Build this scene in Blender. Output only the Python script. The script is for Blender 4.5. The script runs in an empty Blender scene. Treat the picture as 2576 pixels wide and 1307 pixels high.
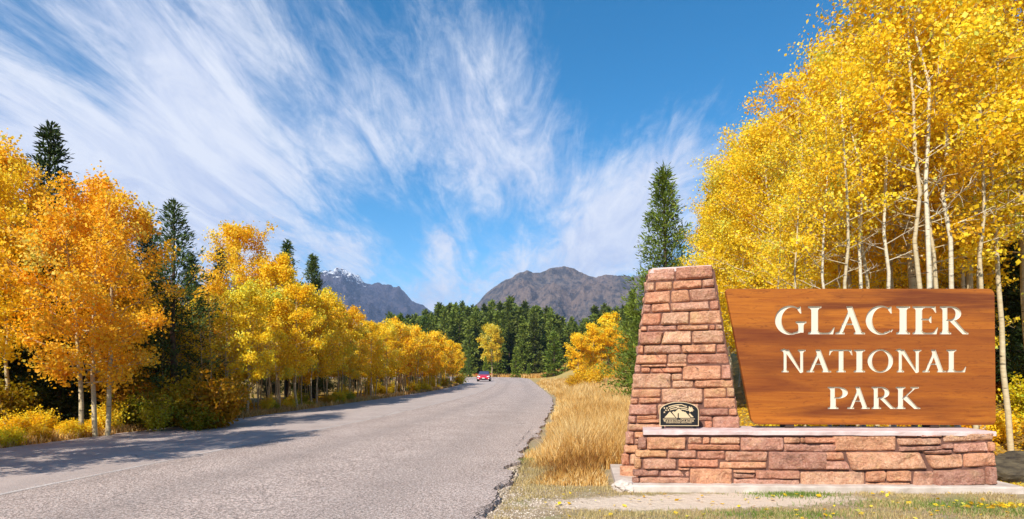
import bpy, bmesh, math, random
import numpy as np
from mathutils import Vector, noise, geometry
R = math.radians
scene = bpy.context.scene
C = scene.collection

# ------------------------------------------------------------------ camera
F, HX, HY, EYE = 1500.0, 1288.0, 932.0, 1.6      # focal length, centre and horizon of the view, eye height
cam_d = bpy.data.cameras.new('camera'); cam = bpy.data.objects.new('camera', cam_d); C.objects.link(cam)
cam.location = (0, 0, EYE); cam.rotation_euler = (R(90), 0, 0)
cam_d.sensor_width = 36; cam_d.lens = 36 * F / 2576
cam_d.shift_y = (HY - 653.5) / 2576
cam_d.clip_start = .1; cam_d.clip_end = 30000
scene.camera = cam

# ------------------------------------------------------------------ light
SUN_AZ = math.atan2(-.50, -.87)      # horizontal direction towards the sun: x=-.50, y=-.87
SUN_EL = R(40)
sd = bpy.data.lights.new('sun', 'SUN'); sd.energy = 5.0; sd.angle = R(.53); sd.color = (1.0, .93, .82)
sun = bpy.data.objects.new('sun', sd); C.objects.link(sun)
sv = Vector((-.50 * math.cos(SUN_EL), -.87 * math.cos(SUN_EL), math.sin(SUN_EL))).normalized()
sun.rotation_euler = sv.to_track_quat('Z', 'Y').to_euler()
sun.location = (-20, -30, 40)

world = bpy.data.worlds.new('World'); scene.world = world; world.use_nodes = True
wt = world.node_tree; wt.nodes.clear()
def wn(t, **k):
    n = wt.nodes.new(t)
    for a, b in k.items(): setattr(n, a, b)
    return n
def setin(nt, sock, v):
    if hasattr(v, 'is_output'): nt.links.new(v, sock)
    else: sock.default_value = v
def mk_math(nt):
    def m(op, a, b=None, c=None, clamp=False):
        n = nt.nodes.new('ShaderNodeMath'); n.operation = op; n.use_clamp = clamp
        setin(nt, n.inputs[0], a)
        if b is not None: setin(nt, n.inputs[1], b)
        if c is not None: setin(nt, n.inputs[2], c)
        return n.outputs[0]
    return m
wm = mk_math(wt)
sky = wn('ShaderNodeTexSky', sky_type='NISHITA', sun_disc=False, sun_elevation=SUN_EL,
         sun_rotation=math.atan2(-.50, -.87), altitude=1500, air_density=1.0, dust_density=.25, ozone_density=2.2)
hsv = wn('ShaderNodeHueSaturation'); hsv.inputs['Hue'].default_value = .490; hsv.inputs['Saturation'].default_value = 1.42; hsv.inputs['Value'].default_value = 1.05
wt.links.new(sky.outputs[0], hsv.inputs['Color'])
tc = wn('ShaderNodeTexCoord'); sep = wn('ShaderNodeSeparateXYZ'); wt.links.new(tc.outputs['Generated'], sep.inputs[0])
dx, dy, dz = sep.outputs
zz = wm('ADD', wm('MAXIMUM', dz, 0.0), .10)
px_, py_ = wm('DIVIDE', dx, zz), wm('DIVIDE', dy, zz)
def wnoise(sx, sy, scale, det, rough, dist, off=0.0, w=.0):
    cb = wn('ShaderNodeCombineXYZ')
    wt.links.new(wm('MULTIPLY_ADD', px_, sx, off), cb.inputs[0]); wt.links.new(wm('MULTIPLY_ADD', py_, sy, off * .7), cb.inputs[1]); cb.inputs[2].default_value = w
    n = wn('ShaderNodeTexNoise'); n.inputs['Scale'].default_value = scale; n.inputs['Detail'].default_value = det
    n.inputs['Roughness'].default_value = rough; n.inputs['Distortion'].default_value = dist
    wt.links.new(cb.outputs[0], n.inputs['Vector']); return n.outputs[0]
n_big = wnoise(1.0, .50, 1.6, 5, .6, .8, 3.1)
n_str = wnoise(1.0, .22, 5.5, 9, .66, .9, 7.3)
n_fine = wnoise(1.0, .32, 17, 7, .72, .5, 1.7)
# broad cloud banks, each a soft patch about one direction of the sky
blobs = [(240,430,270,.38),(540,430,200,.50),(20,250,150,.42),(600,560,170,.22),(300,620,230,.30),(470,90,200,.42),(660,60,110,.16),(400,400,170,.22),
 (150,30,170,.10),(1050,330,140,.42),(860,290,110,.26),(1280,230,150,.38),(1360,400,100,.55),(1180,430,90,.30),(1540,600,95,.85),(1650,500,100,.80),
 (1440,660,70,.62),(1300,690,60,.62),(1740,400,95,.45),(1850,300,90,.30),(1112,620,36,.85),(890,660,60,.62),(1160,748,65,.75),(1070,752,45,.6),(950,110,120,.02),(1230,60,150,.10),
 (60,60,90,-.25),(180,170,80,-.42),(310,240,80,-.40),(700,280,90,-.30),(980,560,120,-.25),(1250,560,110,-.15),(1600,250,190,-.30),(1900,80,260,-.35),(760,700,120,.16)]
acc = None
for (bx, by, br, bw) in blobs:
    d = Vector(((bx - HX) / F, 1, (HY - by) / F)); fac = d.length; d.normalize()
    k = (F * fac / br) ** 2 * 1.0
    vd = wn('ShaderNodeVectorMath', operation='DOT_PRODUCT'); wt.links.new(tc.outputs['Generated'], vd.inputs[0]); vd.inputs[1].default_value = d
    g = wm('MULTIPLY', wm('POWER', wm('MAXIMUM', vd.outputs['Value'], 0.0), k), bw)
    acc = g if acc is None else wm('ADD', acc, g)
def maprange(m, v, a, b, c, d):
    n = m.new('ShaderNodeMapRange'); n.inputs[1].default_value = a; n.inputs[2].default_value = b; n.inputs[3].default_value = c; n.inputs[4].default_value = d
    return n
tex = wm('ADD', wm('MULTIPLY', n_big, .30), wm('ADD', wm('MULTIPLY', n_str, .42), wm('MULTIPLY', n_fine, .28)))
texc = wm('MULTIPLY', wm('SUBTRACT', tex, .5), 3.5)
den = wm('ADD', wm('ADD', acc, texc), .09)
mr = maprange(wt.nodes, None, .02, 1.22, 0, .95); mr.interpolation_type = 'SMOOTHSTEP'; wt.links.new(den, mr.inputs[0])
mix = wn('ShaderNodeMix', data_type='RGBA'); wt.links.new(mr.outputs[0], mix.inputs['Factor'])
cmix = wn('ShaderNodeMix', data_type='RGBA'); cmr = maprange(wt.nodes, None, .40, .62, 0, 1); wt.links.new(n_str, cmr.inputs[0]); wt.links.new(cmr.outputs[0], cmix.inputs['Factor'])
cmix.inputs[6].default_value = (3.9, 4.35, 5.6, 1); cmix.inputs[7].default_value = (5.3, 5.55, 6.2, 1)
wt.links.new(hsv.outputs[0], mix.inputs[6]); wt.links.new(cmix.outputs[2], mix.inputs[7])
bg = wn('ShaderNodeBackground'); bg.inputs[1].default_value = .11
wo = wn('ShaderNodeOutputWorld'); wt.links.new(mix.outputs[2], bg.inputs[0]); wt.links.new(bg.outputs[0], wo.inputs[0])

vs = scene.view_settings; vs.view_transform = 'Standard'; vs.look = 'None'; vs.gamma = 1; vs.use_curve_mapping = False; vs.exposure = .62
scene.cycles.volume_bounces = 0; scene.cycles.max_bounces = 6; scene.cycles.transparent_max_bounces = 6

# ------------------------------------------------------------------ helpers
def tag(o, label=None, cat=None, group=None, kind=None):
    if label: o['label'] = label
    if cat: o['category'] = cat
    if group: o['group'] = group
    if kind: o['kind'] = kind
    return o
def empty(name, loc, label, cat, group=None, rz=0):
    o = bpy.data.objects.new(name, None); C.objects.link(o); o.location = loc; o.rotation_euler = (0, 0, rz); o.empty_display_size = .2
    return tag(o, label, cat, group)
def link(name, me, parent=None, mat=None):
    o = bpy.data.objects.new(name, me); C.objects.link(o)
    if parent: o.parent = parent
    if mat and not me.materials: me.materials.append(mat)
    return o
def np_mesh(name, chunks, mats, smooth=False):
    """chunks: list of (verts Nx3, faces MxK, material index, tone array M or None)"""
    nv = sum(len(c[0]) for c in chunks)
    V = np.concatenate([c[0] for c in chunks if len(c[0])]).astype(np.float32); prev = 0
    loops, starts, mi, tones = [], [], [], []
    off = 0; ls = 0
    for v, f, m, t in chunks:
        f = np.asarray(f); k = f.shape[1]
        o_ = off if len(v) else prev; prev = off if len(v) else prev      # a chunk without points reuses those before it
        loops.append((f + o_).ravel()); starts.append(ls + np.arange(len(f)) * k); ls += len(f) * k
        mi.append(np.full(len(f), m)); tones.append(np.full(len(f), .5) if t is None else t); off += len(v)
    loops = np.concatenate(loops).astype(np.int32); starts = np.concatenate(starts).astype(np.int32)
    me = bpy.data.meshes.new(name); me.vertices.add(nv); me.vertices.foreach_set('co', V.ravel())
    me.loops.add(len(loops)); me.loops.foreach_set('vertex_index', loops)
    me.polygons.add(len(starts)); me.polygons.foreach_set('loop_start', starts)
    me.polygons.foreach_set('material_index', np.concatenate(mi).astype(np.int32))
    me.polygons.foreach_set('use_smooth', np.full(len(starts), bool(smooth)))
    me.update(calc_edges=True)
    a = me.attributes.new('tone', 'FLOAT', 'FACE'); a.data.foreach_set('value', np.concatenate(tones).astype(np.float32))
    for m in mats: me.materials.append(m)
    return me
def pyd(name, V, Fa, parent=None, mat=None, smooth=False):
    me = bpy.data.meshes.new(name); me.from_pydata([tuple(v) for v in V], [], [tuple(f) for f in Fa]); me.update()
    if smooth:
        for p in me.polygons: p.use_smooth = True
    return link(name, me, parent, mat)
def boxv(x0, x1, y0, y1, z0, z1):
    V = [(x0,y0,z0),(x1,y0,z0),(x1,y1,z0),(x0,y1,z0),(x0,y0,z1),(x1,y0,z1),(x1,y1,z1),(x0,y1,z1)]
    return V, [(3,2,1,0),(4,5,6,7),(0,1,5,4),(1,2,6,5),(2,3,7,6),(3,0,4,7)]
def at(px, py, Y): return Vector(((px - HX) / F * Y, Y, EYE + (HY - py) / F * Y))
def ray(px, py): return Vector(((px - HX) / F, 1, (HY - py) / F))
def gx(px, Y): return (px - HX) / F * Y

# ------------------------------------------------------------------ materials
class M:
    def __init__(s, name, rough=.8):
        s.m = bpy.data.materials.new(name); s.m.use_nodes = True; s.nt = s.m.node_tree; s.b = s.nt.nodes['Principled BSDF']
        s.b.inputs['Roughness'].default_value = rough; s.b.inputs['Specular IOR Level'].default_value = .3; s.math = mk_math(s.nt)
    def n(s, t, **k):
        n = s.nt.nodes.new(t)
        for a, b in k.items(): setattr(n, a, b)
        return n
    def l(s, a, b): s.nt.links.new(a, b)
    def coord(s, which='Object', scale=(1,1,1)):
        t = s.n('ShaderNodeTexCoord') if which != 'Position' else s.n('ShaderNodeNewGeometry')
        mp = s.n('ShaderNodeMapping'); mp.inputs['Scale'].default_value = scale; s.l(t.outputs[which], mp.inputs[0]); return mp.outputs[0]
    def noise(s, vec, scale, det=4, rough=.55, dist=0):
        n = s.n('ShaderNodeTexNoise'); n.inputs['Scale'].default_value = scale; n.inputs['Detail'].default_value = det
        n.inputs['Roughness'].default_value = rough; n.inputs['Distortion'].default_value = dist; s.l(vec, n.inputs['Vector']); return n.outputs[0]
    def ramp(s, fac, stops):
        r = s.n('ShaderNodeValToRGB'); e = r.color_ramp.elements
        while len(e) < len(stops): e.new(.5)
        for i, (p, c) in enumerate(stops): e[i].position = p; e[i].color = (*c, 1)
        s.l(fac, r.inputs[0]); return r.outputs[0]
    def mix(s, f, a, b, mode='MIX'):
        n = s.n('ShaderNodeMix', data_type='RGBA', blend_type=mode)
        setin(s.nt, n.inputs[0], f)
        for i, v in ((6, a), (7, b)):
            if isinstance(v, tuple): n.inputs[i].default_value = (*v, 1)
            else: s.l(v, n.inputs[i])
        return n.outputs[2]
    def mr(s, v, a, b, c=0., d=1.):
        n = maprange(s.nt.nodes, None, a, b, c, d); s.l(v, n.inputs[0]); return n.outputs[0]
    def col(s, c):
        if isinstance(c, tuple): s.b.inputs['Base Color'].default_value = (*c, 1)
        else: s.l(c, s.b.inputs['Base Color'])
        return s
    def bump(s, h, strength=.5, dist=.01, prev=None):
        b = s.n('ShaderNodeBump'); b.inputs['Strength'].default_value = strength; b.inputs['Distance'].default_value = dist
        s.l(h, b.inputs['Height'])
        if prev: s.l(prev, b.inputs['Normal'])
        s.l(b.outputs[0], s.b.inputs['Normal']); return b.outputs[0]
def simple(name, c, rough=.6, metal=0, spec=.4):
    m = M(name, rough).col(c); m.b.inputs['Metallic'].default_value = metal; m.b.inputs['Specular IOR Level'].default_value = spec; return m.m
def leaf_mat(name, stops, transl=.35, rough=.55):
    m = M(name, rough); a = m.n('ShaderNodeAttribute', attribute_name='tone'); oi = m.n('ShaderNodeObjectInfo')
    c = m.ramp(a.outputs['Fac'], stops); c = m.mix(1.0, c, oi.outputs['Color'], 'MULTIPLY')
    m.col(c); m.b.inputs['Specular IOR Level'].default_value = .25
    t = m.n('ShaderNodeBsdfTranslucent'); m.l(c, t.inputs[0]); mx = m.n('ShaderNodeMixShader'); mx.inputs[0].default_value = transl
    m.l(m.b.outputs[0], mx.inputs[1]); m.l(t.outputs[0], mx.inputs[2]); m.l(mx.outputs[0], m.nt.nodes['Material Output'].inputs[0]); return m.m
aspen_leaf = leaf_mat('aspen_leaf', [(0,(.62,.33,.02)),(.12,(.84,.48,.015)),(.4,(.94,.63,.018)),(.75,(.96,.74,.035)),(.93,(.96,.84,.14)),(1,(.60,.66,.10))], .45)
needle = leaf_mat('needle', [(0,(.030,.050,.012)),(.5,(.075,.115,.022)),(1,(.15,.19,.04))], .15)
straw = leaf_mat('straw', [(0,(.30,.13,.03)),(.3,(.60,.32,.07)),(.6,(.74,.46,.14)),(1,(.86,.66,.32))], .35)
turf = leaf_mat('turf', [(0,(.22,.14,.06)),(.5,(.46,.34,.14)),(.8,(.56,.45,.20)),(1,(.70,.56,.30))], .25)
green_blade = leaf_mat('green_blade', [(0,(.08,.14,.02)),(1,(.25,.36,.06))], .3)
def bark_mat(name, a, b, dark, marks=.5):
    m = M(name, .85); v = m.coord('Object', (4, 4, 18)); n = m.noise(v, 1.6, 3); c = m.mix(m.mr(n, .3, .7), a, b)
    v2 = m.coord('Object', (5, 5, 30)); n2 = m.noise(v2, 1.1, 2, .5)
    c = m.mix(m.mr(n2, marks, marks + .08), c, dark); m.col(c); m.bump(n, .5, .01); return m.m
aspen_bark = bark_mat('aspen_bark', (.50,.42,.29), (.64,.57,.43), (.07,.05,.035), .62)
cream_bark = bark_mat('cream_bark', (.42,.33,.19), (.56,.46,.29), (.06,.045,.03), .64)
tan_bark = bark_mat('tan_bark', (.38,.27,.15), (.56,.43,.27), (.07,.05,.03), .66)
pine_bark = bark_mat('pine_bark', (.055,.035,.022), (.13,.085,.055), (.02,.015,.01), .6)

# ------------------------------------------------------------------ the ground
LE = [(-12,-16),(-4,-13.6),(5,-11.6),(11.8,-10.1),(20.3,-8.6),(31,-7.3),(45,-5.9),(60,-5.5),(68,-5.8),(80,-6.8),(95,-10.5),(108,-19),(118,-34),(124,-60)]
RE = [(-12,-2.1),(-4,-1.2),(5,-.45),(6.4,-.31),(11,.16),(17,.9),(27.3,1.9),(35.3,2.35),(60,2.6),(85,2.9),(110,3.2),(130,1.0),(146,-12),(158,-60)]
def interp(tab, y):
    ys = np.array([a for a, b in tab]); xs = np.array([b for a, b in tab]); return np.interp(y, ys, xs)
def sm(t): t = np.clip(t, 0, 1); return t * t * (3 - 2 * t)
def gh(x, y):
    x = np.asarray(x, float); y = np.asarray(y, float)
    right = sm((x - interp(RE, np.clip(y, -12, 110)) - 1.5) / 16) * sm((y - 10) / 26) * 2.6
    near_bank = sm((x - 8.2) / 5) * sm((y - 7.5) / 4) * .9
    far = sm((y - 190) / 900) * 16
    lump = .03 * np.sin(x * 1.3 + 1) * np.sin(y * .9) * sm((np.abs(x) - 1) / 3) * sm((y - 9) / 4)
    return right * (y < 400) + near_bank + far * 0 + lump * (x > interp(RE, np.clip(y, -12, 110)) + .6)
xs = np.unique(np.concatenate([np.linspace(-6500, -80, 26), np.linspace(-80, -20, 25), np.linspace(-20, 24, 177), np.linspace(24, 90, 30), np.linspace(90, 6500, 26)]))
ys = np.unique(np.concatenate([np.linspace(-3000, -12, 12), np.linspace(-12, 45, 229), np.linspace(45, 180, 60), np.linspace(180, 6500, 40)]))
GX, GY = np.meshgrid(xs, ys); GZ = gh(GX, GY); GZ = np.where(GY < 180, GZ, GZ * np.clip(1 - (GY - 180) / 150, 0, 1))
nx, ny = len(xs), len(ys); idx = np.arange(nx * ny).reshape(ny, nx)
quads = np.stack([idx[:-1,:-1], idx[:-1,1:], idx[1:,1:], idx[1:,:-1]], -1).reshape(-1, 4)
m = M('ground', .95); P = m.coord('Position')
n1 = m.noise(P, 1.3, 5, .6); n2 = m.noise(P, 9, 4, .6); n3 = m.noise(P, 55, 3, .6); n4 = m.noise(P, .35, 3)
dry = m.mix(m.mr(n2, .35, .65), (.36,.26,.145), (.54,.42,.26)); dry = m.mix(m.mr(n3, .40, .62), dry, (.20,.145,.085))
dry = m.mix(m.mr(n1, .50, .68), dry, m.mix(m.mr(n3, .35, .6), (.16,.16,.055), (.30,.29,.11)))
sp = m.n('ShaderNodeSeparateXYZ'); m.l(P, sp.inputs[0]); X_, Y_, Z_ = sp.outputs
# pale trodden earth in front of the monument
e1 = m.math('POWER', m.math('DIVIDE', m.math('SUBTRACT', X_, 2.3), 2.0), 2.0); 
e2 = m.math('POWER', m.math('DIVIDE', m.math('SUBTRACT', Y_, m.math('MULTIPLY_ADD', X_, .10, 7.05)), .42), 2.0)
edge = m.math('ADD', m.math('ADD', e1, e2), m.math('MULTIPLY', m.math('SUBTRACT', n2, .5), 2.6))
sand = m.mix(m.mr(n3, .3, .7), (.52,.39,.29), (.72,.60,.47))
dry = m.mix(m.mr(edge, 1.25, .75), dry, sand)
litter = m.mix(m.mr(n2, .35, .62), (.10,.06,.025), (.32,.18,.035)); litter = m.mix(m.mr(n3, .46, .62), litter, (.50,.33,.07))
ll = m.math('MAXIMUM', m.mr(X_, -4, -6.5), m.math('MULTIPLY', m.mr(m.math('SUBTRACT', Y_, m.math('MULTIPLY', n1, 1.2)), 8.0, 9.2), m.mr(X_, 3.5, 5.5)))
c = m.mix(ll, dry, litter)
c = m.mix(m.math('MULTIPLY', m.mr(Y_, 60, 110), m.mr(X_, -16, -10)), c, m.mix(m.mr(n4, .4, .6), (.45,.28,.07), (.40,.30,.10)))
c = m.mix(m.mr(Y_, 220, 420), c, (.05,.07,.03))
m.col(c); b1 = m.bump(n2, .6, .06); m.bump(n3, .7, .02, b1)
g = link('ground', np_mesh('ground', [(np.stack([GX.ravel(), GY.ravel(), GZ.ravel()], 1), quads, 0, None)], [m.m], True)); tag(g, kind='structure')

# ------------------------------------------------------------------ the road
m = M('asphalt', .9); P = m.coord('Position'); uv = m.n('ShaderNodeUVMap'); us = m.n('ShaderNodeSeparateXYZ'); m.l(uv.outputs[0], us.inputs[0])
U, Vv = us.outputs[0], us.outputs[1]
gr1 = m.noise(P, 75, 3, .7); gr2 = m.noise(P, 26, 4, .65); big = m.noise(P, .9, 5, .6); 
vor = m.n('ShaderNodeTexVoronoi'); vor.inputs['Scale'].default_value = 62; m.l(P, vor.inputs['Vector'])
coarse = m.mr(U, .43, .46)
base = m.mix(m.mr(big, .3, .7), (.40,.325,.29), (.50,.415,.375))
lo = m.mix(m.mr(gr1, .35, .65), (.62,.62,.62), (1.22,1.2,1.18)); hi = m.mix(m.mr(gr1, .38, .62), (.36,.34,.33), (1.5,1.46,1.42))
gr0 = m.noise(P, 34, 2, .6); hi = m.mix(1., hi, m.mix(m.mr(gr0, .38, .62), (.50,.48,.47), (1.4,1.38,1.36)), 'MULTIPLY')
c = m.mix(1., base, m.mix(coarse, lo, hi), 'MULTIPLY')
c = m.mix(m.math('MULTIPLY', m.mr(vor.outputs['Color'], .72, .85), m.mr(coarse, 0, 1, .25, .6)), c, (.62,.56,.52))
# worn wheel tracks and darker seam beside the old centre line
def gauss(v, c0, w): return m.math('POWER', 2.718, m.math('MULTIPLY', m.math('POWER', m.math('DIVIDE', m.math('SUBTRACT', v, c0), w), 2.0), -1.0))
st = m.noise(m.coord('UV', (60, 1.2, 1)), 1.0, 5, .6)
c = m.mix(m.math('MULTIPLY', gauss(U, .475, .018), m.mr(st, .4, .7, 0, .45)), c, (.17,.13,.11))
c = m.mix(m.math('MULTIPLY', gauss(U, .62, .04), .22), c, (.16,.14,.13)); c = m.mix(m.math('MULTIPLY', gauss(U, .86, .05), .18), c, (.16,.14,.13))
crk = m.n('ShaderNodeTexVoronoi', feature='DISTANCE_TO_EDGE'); crk.inputs['Scale'].default_value = .35
wv = m.n('ShaderNodeVectorMath', operation='ADD'); nn = m.n('ShaderNodeTexNoise'); nn.inputs['Scale'].default_value = 1.1; nn.inputs['Detail'].default_value = 6; m.l(P, nn.inputs['Vector'])
m.l(P, wv.inputs[0]); m.l(nn.outputs[1], wv.inputs[1]); m.l(wv.outputs[0], crk.inputs['Vector'])
c = m.mix(m.math('MULTIPLY', m.mr(crk.outputs[0], .006, .0), m.mr(big, .45, .6, 0, .7)), c, (.05,.04,.035))
m.col(c); b1 = m.bump(gr2, .35, .02); m.bump(gr1, .8, .012, b1)
asphalt = m.m
rng = np.random.default_rng(5)
def ribbon_pts():
    # common parameter s along both edges
    s = np.concatenate([np.linspace(0, 2, 20, endpoint=False), np.linspace(2, 5, 330, endpoint=False), np.linspace(5, 13, 160)])
    k = np.arange(14)
    def cat(tab):
        # smooth the polylines a little
        A = np.array([(b, a) for a, b in tab], float)
        out = np.stack([np.interp(s, k, A[:, 0]), np.interp(s, k, A[:, 1])], 1)
        for _ in range(3):
            w = np.ones(9) / 9; p = np.pad(out, ((4, 4), (0, 0)), 'edge'); out = np.stack([np.convolve(p[:, i], w, 'valid') for i in (0, 1)], 1)
        return out
    return s, cat(LE), cat([RE[i] for i in (0,1,2,4,5,6,7,8,9,9,10,11,12,13)] )
s_, LP, RP = ribbon_pts()
LP = np.stack([np.interp(LP[:, 1], [a for a, b in LE], [b for a, b in LE]), LP[:, 1]], 1)
def jag(s, yy, amp, seed):
    return np.array([noise.fractal(Vector((seed, y * 1.6, 0)), 1, 2, 6) for y in yy]) * amp
jr = jag(s_, RP[:, 1], .13, 3.3) * np.clip(1.6 - RP[:, 1] / 40, .3, 1.3); RP2 = RP.copy(); RP2[:, 0] += jr
jl = jag(s_, LP[:, 1], .10, 8.1); LP2 = LP.copy(); LP2[:, 0] += jl
K = 14; fr = np.linspace(0, 1, K + 1); RT = .045
verts = []; uvs = []
for i in range(len(s_)):
    d = RP[i] - LP[i]
    for f in fr: p = LP2[i] if f == 0 else RP2[i] if f == 1 else LP[i] + d * f; verts.append((p[0], p[1], RT + .04 * math.sin(math.pi * min(max(f, 1 / K), 1 - 1 / K)))); uvs.append((f, s_[i] * 8))
verts = np.array(verts); n0 = len(verts); I = np.arange(n0).reshape(-1, K + 1)
# skirts down to the ground at both edges
sk = np.concatenate([verts[I[:, 0]] * [1,1,0] + [-.02,0,-.02], verts[I[:, -1]] * [1,1,0] + [.015,0,-.02]]); SL = n0 + np.arange(len(s_)); SR = SL + len(s_)
V = np.concatenate([verts, sk]); uvs += [(0, s * 8) for s in s_] + [(1, s * 8) for s in s_]
Q = np.concatenate([np.stack([I[:-1,:-1], I[:-1,1:], I[1:,1:], I[1:,:-1]], -1).reshape(-1, 4), np.stack([I[:-1,0], I[1:,0], SL[1:], SL[:-1]], -1), np.stack([I[:-1,-1], SR[:-1], SR[1:], I[1:,-1]], -1)])
def add_uv(me, uv):
    lay = me.uv_layers.new(name='UVMap'); vi = np.zeros(len(me.loops), np.int32); me.loops.foreach_get('vertex_index', vi)
    lay.data.foreach_set('uv', np.array(uv, np.float32)[vi].ravel())
me = np_mesh('road', [(V, Q, 0, None)], [asphalt], False); add_uv(me, uvs); road = tag(link('road', me), kind='structure')
def on_road(i, f, dz): 
    p = LP[i] + (RP[i] - LP[i]) * f; return (p[0], p[1], RT + .04 * math.sin(math.pi * f) + dz)
m = M('worn_paint', .8); P = m.coord('Position'); n = m.noise(P, 30, 4, .7); n2 = m.noise(P, 2, 3); 
m.col(m.mix(m.mr(n, .40, .60), (.45,.39,.36), (.68,.62,.57))); m.b.inputs['Alpha'].default_value = 1
m.l(m.math('MULTIPLY', m.mr(m.math('ADD', m.noise(P, 45, 4, .75), m.math('MULTIPLY', n2, .45)), .55, .74), .85), m.b.inputs['Alpha']); paint = m.m
V = []; 
for i in range(len(s_)): V += [on_road(i, .442, .005), on_road(i, .4505, .005)]
Q = [(2*i, 2*i+1, 2*i+3, 2*i+2) for i in range(len(s_) - 1)]
tag(pyd('road_markings', V, Q, None, paint), kind='structure')
# broken edge of the asphalt: jagged dark cracks
m = M('crack', .95); m.col((.035,.028,.022)); crackm = m.m
V = []; Q = []
def crack(pts, w, seed):
    b = len(V); rr = random.Random(seed); n = 0; P2 = []
    for a, bb in zip(pts[:-1], pts[1:]):
        for k in range(14): t = k / 14; P2.append((a[0] + (bb[0]-a[0])*t, a[1] + (bb[1]-a[1])*t))
    P2.append(pts[-1])
    for i, (x, y) in enumerate(P2):
        y0 = EYE * F / (y - HY); x0 = gx(x, y0); jx = noise.fractal(Vector((i * .35, seed, 0)), 1, 2, 4) * .07; ww = w * rr.uniform(.15, 1.1) * math.sin(math.pi * min(max(i / (len(P2) - 1), .03), .97)) ** .4
        V.append((x0 + jx - ww, y0 + jx, .075)); V.append((x0 + jx + ww, y0 + jx + ww * .4, .075))
    for i in range(len(P2) - 1): Q.append((b + 2*i, b + 2*i+1, b + 2*i+3, b + 2*i+2))
crack([(1195,1300),(1238,1283),(1262,1245),(1290,1215),(1304,1182),(1322,1160)], .014, 1)
crack([(1180,1340),(1200,1310),(1232,1287)], .012, 2)
crack([(1290,1215),(1265,1225),(1240,1245)], .008, 3); crack([(1304,1190),(1330,1172)], .010, 5); crack([(1290,1140),(1306,1120),(1345,1075)], .006, 4)
tag(pyd('asphalt_cracks', V, Q, None, crackm), kind='structure')

# ------------------------------------------------------------------ mountains
def mountain(name, D, prof, depth, mat, seed, rough, foot=-12):
    P = sorted(prof); pxs = np.array([p[0] for p in P]); pys = np.array([p[1] for p in P])
    nxm, nym = 420, 190; V = []
    for j in range(nym):
        t = j / (nym - 1) * 1.35            # 0 at the foot, 1 on the ridge, beyond: back slope
        Y = D - depth + depth * t
        for i in range(nxm):
            px = pxs[0] + (pxs[-1] - pxs[0]) * i / (nxm - 1); X = (px - HX) / F * D
            H = EYE + (HY - np.interp(px, pxs, pys)) / F * D
            w1 = noise.fractal(Vector((X / depth * 3.0, seed, t * .8)), 1, 2, 4)
            tt = t + .10 * w1 * (1 - abs(1 - t)) * 2 * (abs(t - 1) > .0)
            pr = (min(tt, 1.0)) ** 1.25 if t <= 1 else max(0, 1 - (t - 1) * 2.2)
            spur = noise.ridged_multi_fractal(Vector((X / depth * 3.4, Y / depth * 1.7, seed)), .9, 2.1, 7, 1.0, 2.0) - 1.1
            fine = noise.fractal(Vector((X / depth * 16, Y / depth * 16, H * pr / depth * 22 + seed)), .7, 2.1, 5)
            wgt = 4 * t * max(0, 1.02 - t) if t < 1 else .15
            z = foot + (H - foot) * pr + (spur * .30 * wgt + fine * rough * (wgt * .8 + .10)) * H
            V.append((X, Y, z))
    I = np.arange(nxm * nym).reshape(nym, nxm); Q = np.stack([I[:-1,:-1], I[:-1,1:], I[1:,1:], I[1:,:-1]], -1).reshape(-1, 4)
    o = link(name, np_mesh(name, [(np.array(V), Q, 0, None)], [mat], True)); tag(o, kind='structure'); return o
def rock_mat(name, a, b, cdark, ctan, snow_z=None, snow_x=None, sc=1.0, strata=6):
    m = M(name, .95); P = m.coord('Position'); s = m.n('ShaderNodeSeparateXYZ'); m.l(P, s.inputs[0])
    n1 = m.noise(P, .006 * sc, 7, .62); n2 = m.noise(P, .03 * sc, 7, .68)
    nz = m.noise(m.coord('Position', (.0006 * sc, .0006 * sc, .02 * sc)), strata, 6, .7, .1)
    c = m.mix(m.mr(n1, .35, .65), a, b); c = m.mix(m.mr(nz, .50, .60, 0, .35), c, cdark); nl = m.noise(P, .0022 * sc, 4, .6); c = m.mix(m.mr(nl, .45, .6, 0, .75), c, ctan); nv = m.noise(m.coord('Position', (.012 * sc, .012 * sc, .004 * sc)), 1.0, 6, .7); c = m.mix(m.mr(nv, .50, .60, 0, .6), c, cdark); c = m.mix(m.mr(n2, .47, .6, 0, .65), c, ctan)
    g1 = m.mr(n2, .52, .42, 0, .8); c = m.mix(g1, c, cdark)
    if snow_z:
        nn = m.noise(m.coord('Position', (.02, .02, .05)), 1.2, 6, .65)
        f = m.math('ADD', m.mr(s.outputs[2], snow_z[0], snow_z[1], 0, 1.1), m.math('MULTIPLY', m.math('SUBTRACT', nn, .52), 4.5))
        f = m.math('MULTIPLY', m.mr(f, .62, .82), m.mr(s.outputs[0], snow_x[0], snow_x[1], 1, 0)); c = m.mix(f, c, (.88,.90,.95))
    m.col(c); b1 = m.bump(n2, 1.0, 26 / sc); m.bump(m.noise(P, .09 * sc, 5, .7), 1.0, 10 / sc, b1); return m.m
D1, D2 = 3600, 2300
def mx(px, D): return (px - HX) / F * D
def mz(py, D): return EYE + (HY - py) / F * D
rockL = rock_mat('hazy_far_rock', (.038,.045,.088), (.066,.068,.11), (.018,.024,.055), (.11,.085,.10), (mz(735, D1), mz(695, D1)), (mx(925, D1), mx(950, D1)), .7)  # blue of the distance haze is mixed into these rock colours
rockR = rock_mat('near_rock', (.115,.105,.098), (.175,.15,.13), (.035,.036,.045), (.23,.16,.125), sc=1.1)
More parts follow.
